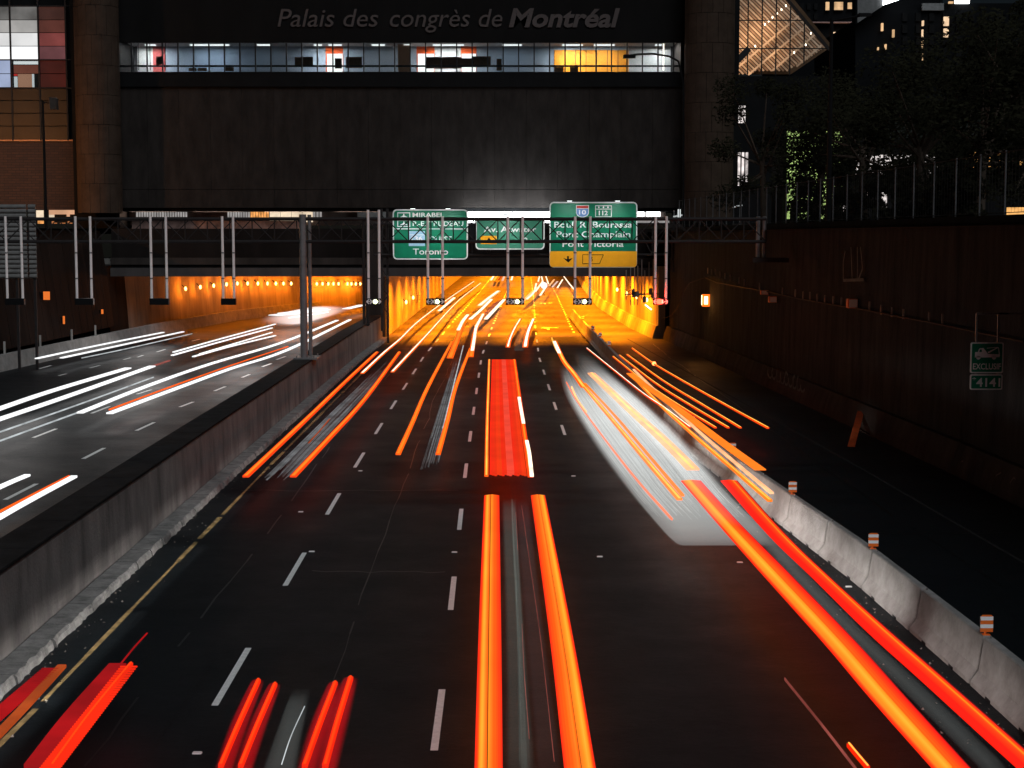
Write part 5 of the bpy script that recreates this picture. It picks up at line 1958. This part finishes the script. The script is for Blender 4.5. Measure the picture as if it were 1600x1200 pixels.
streak(e, [(613, 582), (640, 553), (668, 523), (717, 470), (751, 443)], .85, 5.5, S_or, S_white_hot, .5)
for i in range(6):
    streak(e, [(686 + i * 4, 486 - i * 3.5), (690 + i * 4, 483 - i * 3.5)], .95, 4, S_white_hot)
# --- second lane
e = trail('orange trail pair ending in the second lane left of the red block', GT)
streak(e, [(622, 711), (645, 660), (670, 603), (706, 535)], .85, 8, S_or, S_org, .5)
streak(e, [(684.5, 711), (700, 655), (713, 603), (735, 545)], .85, 8, S_or, S_org, .5)
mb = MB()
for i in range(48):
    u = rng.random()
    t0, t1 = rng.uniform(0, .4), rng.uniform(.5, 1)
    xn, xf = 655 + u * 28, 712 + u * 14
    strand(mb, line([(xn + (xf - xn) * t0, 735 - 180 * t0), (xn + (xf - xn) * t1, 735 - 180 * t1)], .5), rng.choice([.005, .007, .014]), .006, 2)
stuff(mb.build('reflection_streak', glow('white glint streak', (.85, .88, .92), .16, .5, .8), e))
strand(MB(), line([(692, 670), (708, 605), (724, 540)], .5), .05, .02).build('light_streak', S_wh2, e)
e = trail('orange trail pair with white hot kinks, at the tunnel mouth in the second lane', GT)
streak(e, [(703, 560), (714, 532), (722, 510), (731, 492)], .95, 10, S_or, S_org, .5)
streak(e, [(736, 558), (741, 525), (747, 505), (756, 490)], .95, 8, S_or, S_org, .5)
streak(e, [(738, 548), (741, 530), (744, 512), (750, 500), (755, 491)], 1.05, 5, S_white_hot)
streak(e, [(716, 516), (723, 502), (731, 492)], 1.05, 5, S_white_hot)
e = trail('short pale trail pair deep in the tunnel above the second lane', GT)
streak(e, [(749, 478), (764, 466), (779, 455)], 1.2, 8, S_pink, S_white_hot, .6)
streak(e, [(735, 499), (752, 484), (768, 468)], .9, 5, S_white_hot)
streak(e, [(759, 499), (772, 485), (788, 468)], .9, 6, S_white_hot)
for i in range(5):
    streak(e, [(755 + i * 3.5, 492 - i), (772 + i * 3, 474 - i * 1.5)], .8, 1.3, S_pinkline)
e = trail('smallest red and white trails at the very top of the tunnel opening', GT)
for pts, m, w_ in (([(767, 438), (771, 432)], S_white_hot, 3), ([(772, 438), (776, 432)], S_hot, 2.5), ([(779, 438), (783, 432)], S_red2, 3), ([(785, 439), (788, 432)], S_wh2, 3), ([(799, 438), (801, 431)], S_white_hot, 2.5)):
    streak(e, pts, .9, w_, m)
# --- middle lane into the tunnel
e = trail('curved orange and white trail pair at the tunnel mouth in the middle lane', GT)
streak(e, [(793.5, 543), (797, 530), (804, 514), (813, 499)], .85, 7, S_or, S_white_hot, .35)
streak(e, [(820.5, 543), (823, 528), (827, 514), (833.5, 499)], .85, 9, S_or, S_white_hot, .5)
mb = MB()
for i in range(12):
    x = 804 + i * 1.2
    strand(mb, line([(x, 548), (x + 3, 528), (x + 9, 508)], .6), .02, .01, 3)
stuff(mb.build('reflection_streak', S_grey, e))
e = trail('pink and white trail bundle beside the white burst deep in the tunnel', GT)
for pts, w_, m in (([(817, 471), (828, 460), (842, 448)], 4, S_pink), ([(823, 468), (834, 457), (838, 443)], 3, S_white_hot), ([(836, 456), (843, 447), (848, 440)], 3, S_white_hot), ([(844, 462), (852, 450)], 3, S_white_hot),
                   ([(858, 447), (866, 437)], 2.5, S_pink), ([(871, 450), (879, 437)], 2.2, S_white_hot), ([(863, 449), (871, 440)], 3, S_wh2), ([(841, 440), (843, 432)], 2, S_white_hot), ([(848, 440), (846, 431)], 2, S_white_hot), ([(857, 444), (853, 432)], 2, S_white_hot)):
    streak(e, pts, .9, w_, m)
c = G(850, 446, 1.4)
be = empty('head_lamp', (c.x, c.y, 0), 'round burst of white light deep in the right tunnel', 'lamp')
MB().ball(c, .42, .3, .42, 12, 8).build('lamp_glass', S_wh, be)
MB().tube((c.x, c.y + .3, .1), (c.x, c.y + .3, c.z), .05).build('stem', M_black, be)
streak(trail('long thin white trail at the right edge inside the tunnel', GT), [(899, 455), (890, 444), (881, 432)], .8, 2.2, S_white_hot)

# --- right lane: curved trails and the pale body of light
e = trail('curved orange trail with white hot start, at the left of the pale body of light', GT)
streak(e, [(912, 606), (897, 585), (880, 563), (867, 534)], .9, 9, S_or, S_hot, .45)
streak(e, [(874, 552), (870, 543), (866, 534)], .97, 5, S_white_hot)
streak(e, [(1062, 782), (1005, 715), (955, 655), (911, 603)], .9, 9, S_org, S_hot, .4)
streak(e, [(1067, 776), (1012, 711), (962, 652), (914, 600)], .9, 5, S_org)
e = trail('thin orange line left of the pale body of light', GT)
streak(e, [(1050, 813), (990, 745), (932, 670), (900, 625), (885, 598)], .7, 2.6, S_or)
streak(e, [(916, 645), (902, 625), (893, 605)], .7, 2, S_hot)
streak(e, [(872, 552), (866, 540), (862, 528)], .8, 2, S_hot)
e = trail('broad washed amber trail in the middle of the pale body of light', GT)
streak(e, [(1083, 735), (1035, 687), (978, 635), (924, 584)], .9, 20, glow('amber body streak', (1.0, .38, .13), 1.15, .2, .8), S_hot, .25)
e = trail('double orange trail passing in front of the grey barriers', GT)
streak(e, [(1203, 784), (1150, 738), (1085, 682), (1030, 632), (985, 585)], .95, 8, S_org, S_hot, .35)
streak(e, [(1206, 772), (1152, 727), (1087, 671), (1033, 620), (990, 578)], .95, 6, S_pink)
streak(e, [(1078, 669), (1040, 640), (1005, 616), (960, 580), (917, 545)], .95, 3.4, S_redor, S_white_hot, .5)
e = trail('broad flat orange trail hanging above the barrier tops', GT)
streak(e, [(1188, 735), (1130, 693), (1060, 640), (1000, 597), (984, 584)], 2.2, 18, S_org, None, h=.03)
e = trail('thin red line pair curving round the ramp, left pair', GT)
streak(e, [(1118, 669.5), (1060, 634), (1010, 600), (958, 558)], .8, 4, S_redor, S_hot, .45)
streak(e, [(1138, 669.5), (1075, 632), (1022, 598), (968, 556)], .8, 4, S_redor, S_hot, .45)
e = trail('thin red line on the ramp, third of the thin lines', GT)
streak(e, [(1157, 669.5), (1092, 630), (1035, 595), (980, 555)], .8, 4, S_redor, S_hot, .45)
e = trail('thin red line farthest right on the ramp with a red flare', GT)
streak(e, [(1200, 670), (1120, 626), (1060, 592), (1020, 568), (988, 545)], .8, 4, S_redor, S_hot, .45)
MB().ball(G(1022, 568, .86), .11, .11, .11, 8, 6).build('lamp_flare', glow('red flare', (1, .2, .06), 5), e)

# --- pale body of light in the right lane: many fine bright filaments
e = empty('light_trail', G(1120, 850, 0), 'wide pale body of light left by a white vehicle in the right lane', 'light trail', GT)
left = [(1055, 853), (985, 772), (935, 705), (900, 650), (880, 610), (872, 570)]
right = [(1222, 853), (1140, 770), (1085, 705), (1030, 650), (985, 610), (935, 565)]
rng = random.Random(77)


glow_body('soft_glow', left, right, .75, lambda u: soft(u, .13, .16), .05, .35, .55, glow_volume('pale light mist', .115, (.90, .94, .92)), e)
glow_body('soft_glow', [(1120, 815), (1050, 735), (990, 670), (940, 620), (908, 585), (888, 550)], [(1200, 815), (1128, 740), (1062, 675), (1005, 622), (962, 585), (915, 545)], 1.45, lambda u: soft(u, .45, .45), .35, .4, .6, glow_volume('bright light mist', .05, (1, .97, .95)), e)
filaments = MB()
for i in range(420):
    u = .06 + .88 * rng.random()
    t0 = .1 + rng.random() * .35
    t1 = min(1, t0 + .25 + rng.random() * .35)
    q = []
    for k_ in range(9):
        t = (t0 + (t1 - t0) * k_ / 8) * (len(left) - 1)
        j = min(int(t), len(left) - 2)
        f_ = t - j
        lx = left[j][0] + (left[j + 1][0] - left[j][0]) * f_
        rx = right[j][0] + (right[j + 1][0] - right[j][0]) * f_
        q.append(G(lx + (rx - lx) * u, left[j][1] + (left[j + 1][1] - left[j][1]) * f_, .45))
    strand(filaments, q, rng.uniform(.002, .006), .003, 2)
stuff(filaments.build('light_filament', glow('pale filament', (.90, .94, .93), .3, .2, .3), e))
for (L_, R_, st, cc) in (([(788, 1230), (788, 985), (783, 780)], [(842, 1230), (822, 985), (806, 780)], .020, (.72, .95, .84)), ([(838, 1230), (818, 985), (803, 780)], [(884, 1230), (852, 985), (827, 780)], .009, (.9, .8, .85)), ([(812, 1230), (806, 985), (797, 780)], [(832, 1230), (818, 985), (806, 780)], .022, (.72, .92, .84))):
    glow_body('soft_glow', L_, R_, .6, lambda u: soft(u, .25, .25), .02, .12, .4, glow_volume('green grey mist', st, cc), GLOW_MID)
# fainter continuation to the lower right
glow_body('soft_glow', [(1560, 1225), (1420, 1085), (1290, 960), (1190, 850), (1120, 770)], [(1596, 1225), (1452, 1085), (1320, 960), (1218, 850), (1150, 770)], .55, lambda u: soft(u, .2, .2), .02, .3, .22, glow_volume('grey light mist', .065, (.85, .95, .92)), e)
# added unseen area lamps brighten the barriers, in place of that vehicle's head lamps
for d_, w_ in ((27, 12), (34, 30), (40, 44), (46, 48), (53, 40), (62, 26)):
    x_ = interp(BARRIER, d_) - 1.5
    lamp('added_beam_fill', 'AREA', (x_, d_, .5), w_, (1, .97, .93), e, .2, 5.5, (0, R(-75), 0), R(100))
# --- the two big curved trails at lower right
e = trail('broad orange and amber trail curving to the lower right corner, the left of two', GT)
band(e, [(1458, 1203), (1360, 1092), (1284, 1002), (1184, 890), (1118, 815), (1064, 752)], [(1517, 1203), (1416, 1092), (1335, 1002), (1226, 890), (1152, 815), (1095, 752)], .92,
     [(0, C_RED), (.05, C_RO), (.12, C_ORG), (.22, C_AMB), (.36, C_YEL), (.47, C_AMB), (.5, C_ORG), (.505, None), (.525, None), (.53, C_OR), (.75, C_RO), (.93, C_RED), (1, C_DRK)], 32)
e = trail('broad red trail with amber edge, rightmost at the lower right', GT)
band(e, [(1612, 1222), (1533, 1150), (1437, 1062), (1354, 987), (1270, 904), (1198, 834), (1126, 752)], [(1657, 1222), (1576, 1150), (1476, 1062), (1390, 987), (1298, 904), (1226, 834), (1152, 752)], .92,
     [(0, C_RED), (.3, C_RED), (.58, C_RO), (.66, C_OR), (.72, C_AMB), (.78, C_OR), (.84, C_RO), (.9, C_RED), (.95, C_DRK), (1, (.12, .002, .004))], 28)
# --- short red trails at the lower left
e = trail('dotted red trail with brown edge at the far lower left beside the kerb', GT)
streak(e, [(-12, 1160), (45, 1100), (97, 1043)], .8, 16, S_brown, None)
mb = MB()
for i in range(34):
    t = i / 34
    p_ = G(-40 + 122 * t, 1150 - 106 * t, .82)
    mb.box((p_.x - .13, p_.y - .03, p_.z), (p_.x + .13, p_.y + .03, p_.z + .03))
stuff(mb.build('light_bead', S_red2, e))
e = trail('red trail with a beaded bright edge at the lower left', GT)
streak(e, [(54, 1200), (115, 1120), (184, 1041)], .85, 34, S_red2, None)
streak(e, [(82, 1200), (140, 1120), (205, 1040)], .86, 8, S_red, S_redor, .4)
mb = MB()
for i in range(46):
    t = i / 46
    p_ = G(79 + (207 - 79) * t, 1205 - 166 * t, .9)
    mb.box((p_.x - .16, p_.y - .02, p_.z), (p_.x + .10, p_.y + .02, p_.z + .02))
stuff(mb.build('light_bead', S_red, e))
strand(MB(), line([(188, 1039), (210, 1012), (230, 990)], .8), .02, .02).build('light_streak', S_red2, e)
# added unseen area lamps light the kerb and median foot like passing low beams
for d_, w_ in ((23, 20), (29, 20), (36, 16), (44, 10), (54, 6), (66, 4)):
    x_ = -8.82 + road_shift(d_) + 2.0
    lamp('added_beam_fill', 'AREA', (x_, d_, .42), w_, (1, .97, .93), e, .12, 6.6, (0, R(70), 0), R(56))
e = trail('two pairs of short red stripes at the bottom edge left of the middle', GT)
for (a_, b2, w_) in (((345, 1200), (404, 1066), 22), ((376, 1200), (430, 1072), 22), ((476, 1200), (524, 1070), 24), ((508, 1200), (548, 1062), 26)):
    mid_ = ((a_[0] + b2[0]) / 2 - 1, (a_[1] + b2[1]) / 2)
    streak(e, [a_, mid_, b2], .90, w_ * .38, S_red, S_redor, .45)
    hw = w_ * .75
    glow_body('soft_glow', [(a_[0] - hw - 4, a_[1] + 30), (mid_[0] - hw, mid_[1]), (b2[0] - hw * .7, b2[1] - 4)], [(a_[0] + hw - 4, a_[1] + 30), (mid_[0] + hw, mid_[1]), (b2[0] + hw * .7, b2[1] - 4)], .8, lambda u: soft(u, .4, .4), .02, .1, .25, glow_volume('red light mist', .42, (1, .004, .012)), e)
glow_body('soft_glow', [(400, 1225), (428, 1150), (455, 1075)], [(462, 1225), (474, 1150), (488, 1075)], .6, lambda u: soft(u, .25, .25), .02, .3, .3, glow_volume('dark grey mist', .05, (.85, .92, .88)), e)
strand(MB(), line([(440, 1195), (455, 1150), (476, 1104)], .6), .012, .01).build('light_streak', S_wh2, e)
e = trail('thin pink line low on the right, left of the broad orange trail', GT)
streak(e, [(1338, 1205), (1280, 1130), (1226, 1063)], .5, 1.2, S_pinkline)
streak(e, [(1356, 1203), (1340, 1184), (1326, 1167)], .7, 7, S_red, S_hot, .35)

# --- oncoming traffic on the left carriageway
def white(label, segs):
    e = trail(label, GW)
    for pts, w_, z in segs:
        streak(e, pts, z, w_ * .74, S_wh, None, h=.06)
    return e
white('white trail pair nearest the far left wall', [([(57, 561), (150, 541), (255, 520)], 8, .65), ([(96, 560), (180, 542), (286, 519)], 8, .65)])
e = white('brightest white trail pair running out of the left edge', [([(-30, 650), (80, 612), (200, 576)], 20, .65), ([(-30, 666), (100, 622), (238, 573)], 20, .65)])
streak(e, [(238, 573), (265, 564)], .65, 5, S_pinkline)
e = white('long white trail pair from the tall gantry leg down to the left', [([(125, 646), (230, 604), (330, 569), (440, 536), (527, 501)], 14, .65), ([(171, 647), (270, 610), (360, 577), (450, 547), (547, 500)], 14, .65)])
streak(e, [(171, 641), (270, 604), (360, 572), (450, 542)], .66, 2.6, S_or)
white('white trail pair at the lower left edge, upper streak', [([(-30, 777), (10, 758), (43, 744)], 14, .65)])
e = white('lowest white trail at the left edge with an orange rim', [([(-30, 827), (40, 787), (116, 746)], 16, .65)])
streak(e, [(-30, 816), (40, 780), (108, 745)], .67, 2.6, S_or)
white('middle bundle of white trails left of the tall gantry leg', [([(269, 556), (340, 536), (425, 513)], 6, .7), ([(271, 551), (345, 530), (430, 507)], 5, .9), ([(302, 558), (360, 542), (430, 525)], 6, .65), ([(312, 554), (365, 538), (425, 520)], 4, .8)])
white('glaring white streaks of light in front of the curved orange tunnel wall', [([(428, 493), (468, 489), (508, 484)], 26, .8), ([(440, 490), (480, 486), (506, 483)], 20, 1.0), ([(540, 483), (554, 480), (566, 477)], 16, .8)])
glow_body('soft_glow', [(395, 505), (420, 492), (470, 482), (520, 476)], [(470, 512), (500, 502), (530, 492), (556, 482)], .8, lambda u: soft(u, .5, .5), .4, .4, 1.0, glow_volume('white glare mist', .07, (1, .98, .97)), white('soft white glare of head lamps at the foot of the curved tunnel wall', [([(452, 497), (480, 493), (512, 488)], 5, .7)]))  # soft glare halo put in as a glowing volume
for x_, d_, w_ in ((-15.5, 92, 420), (-19.5, 84, 380), (-13.0, 112, 420), (-20.5, 64, 300), (-24.5, 108, 300), (-17.5, 128, 380)):  # added unseen overhead area lamps brighten the oncoming lanes
    lamp('added_beam_fill', 'AREA', (x_, d_, 3.2), w_ * .55, (1, .94, .91), e, 2.2, 12.0, (R(-20), 0, 0), R(170))
e = trail('faint white lines on the oncoming lanes', GW)
for pts in ([(0, 676), (120, 634), (240, 590)], [(128, 560), (200, 545), (300, 522)], [(0, 690), (60, 668), (170, 628)]):
    streak(e, pts, .4, 2, S_wh2)
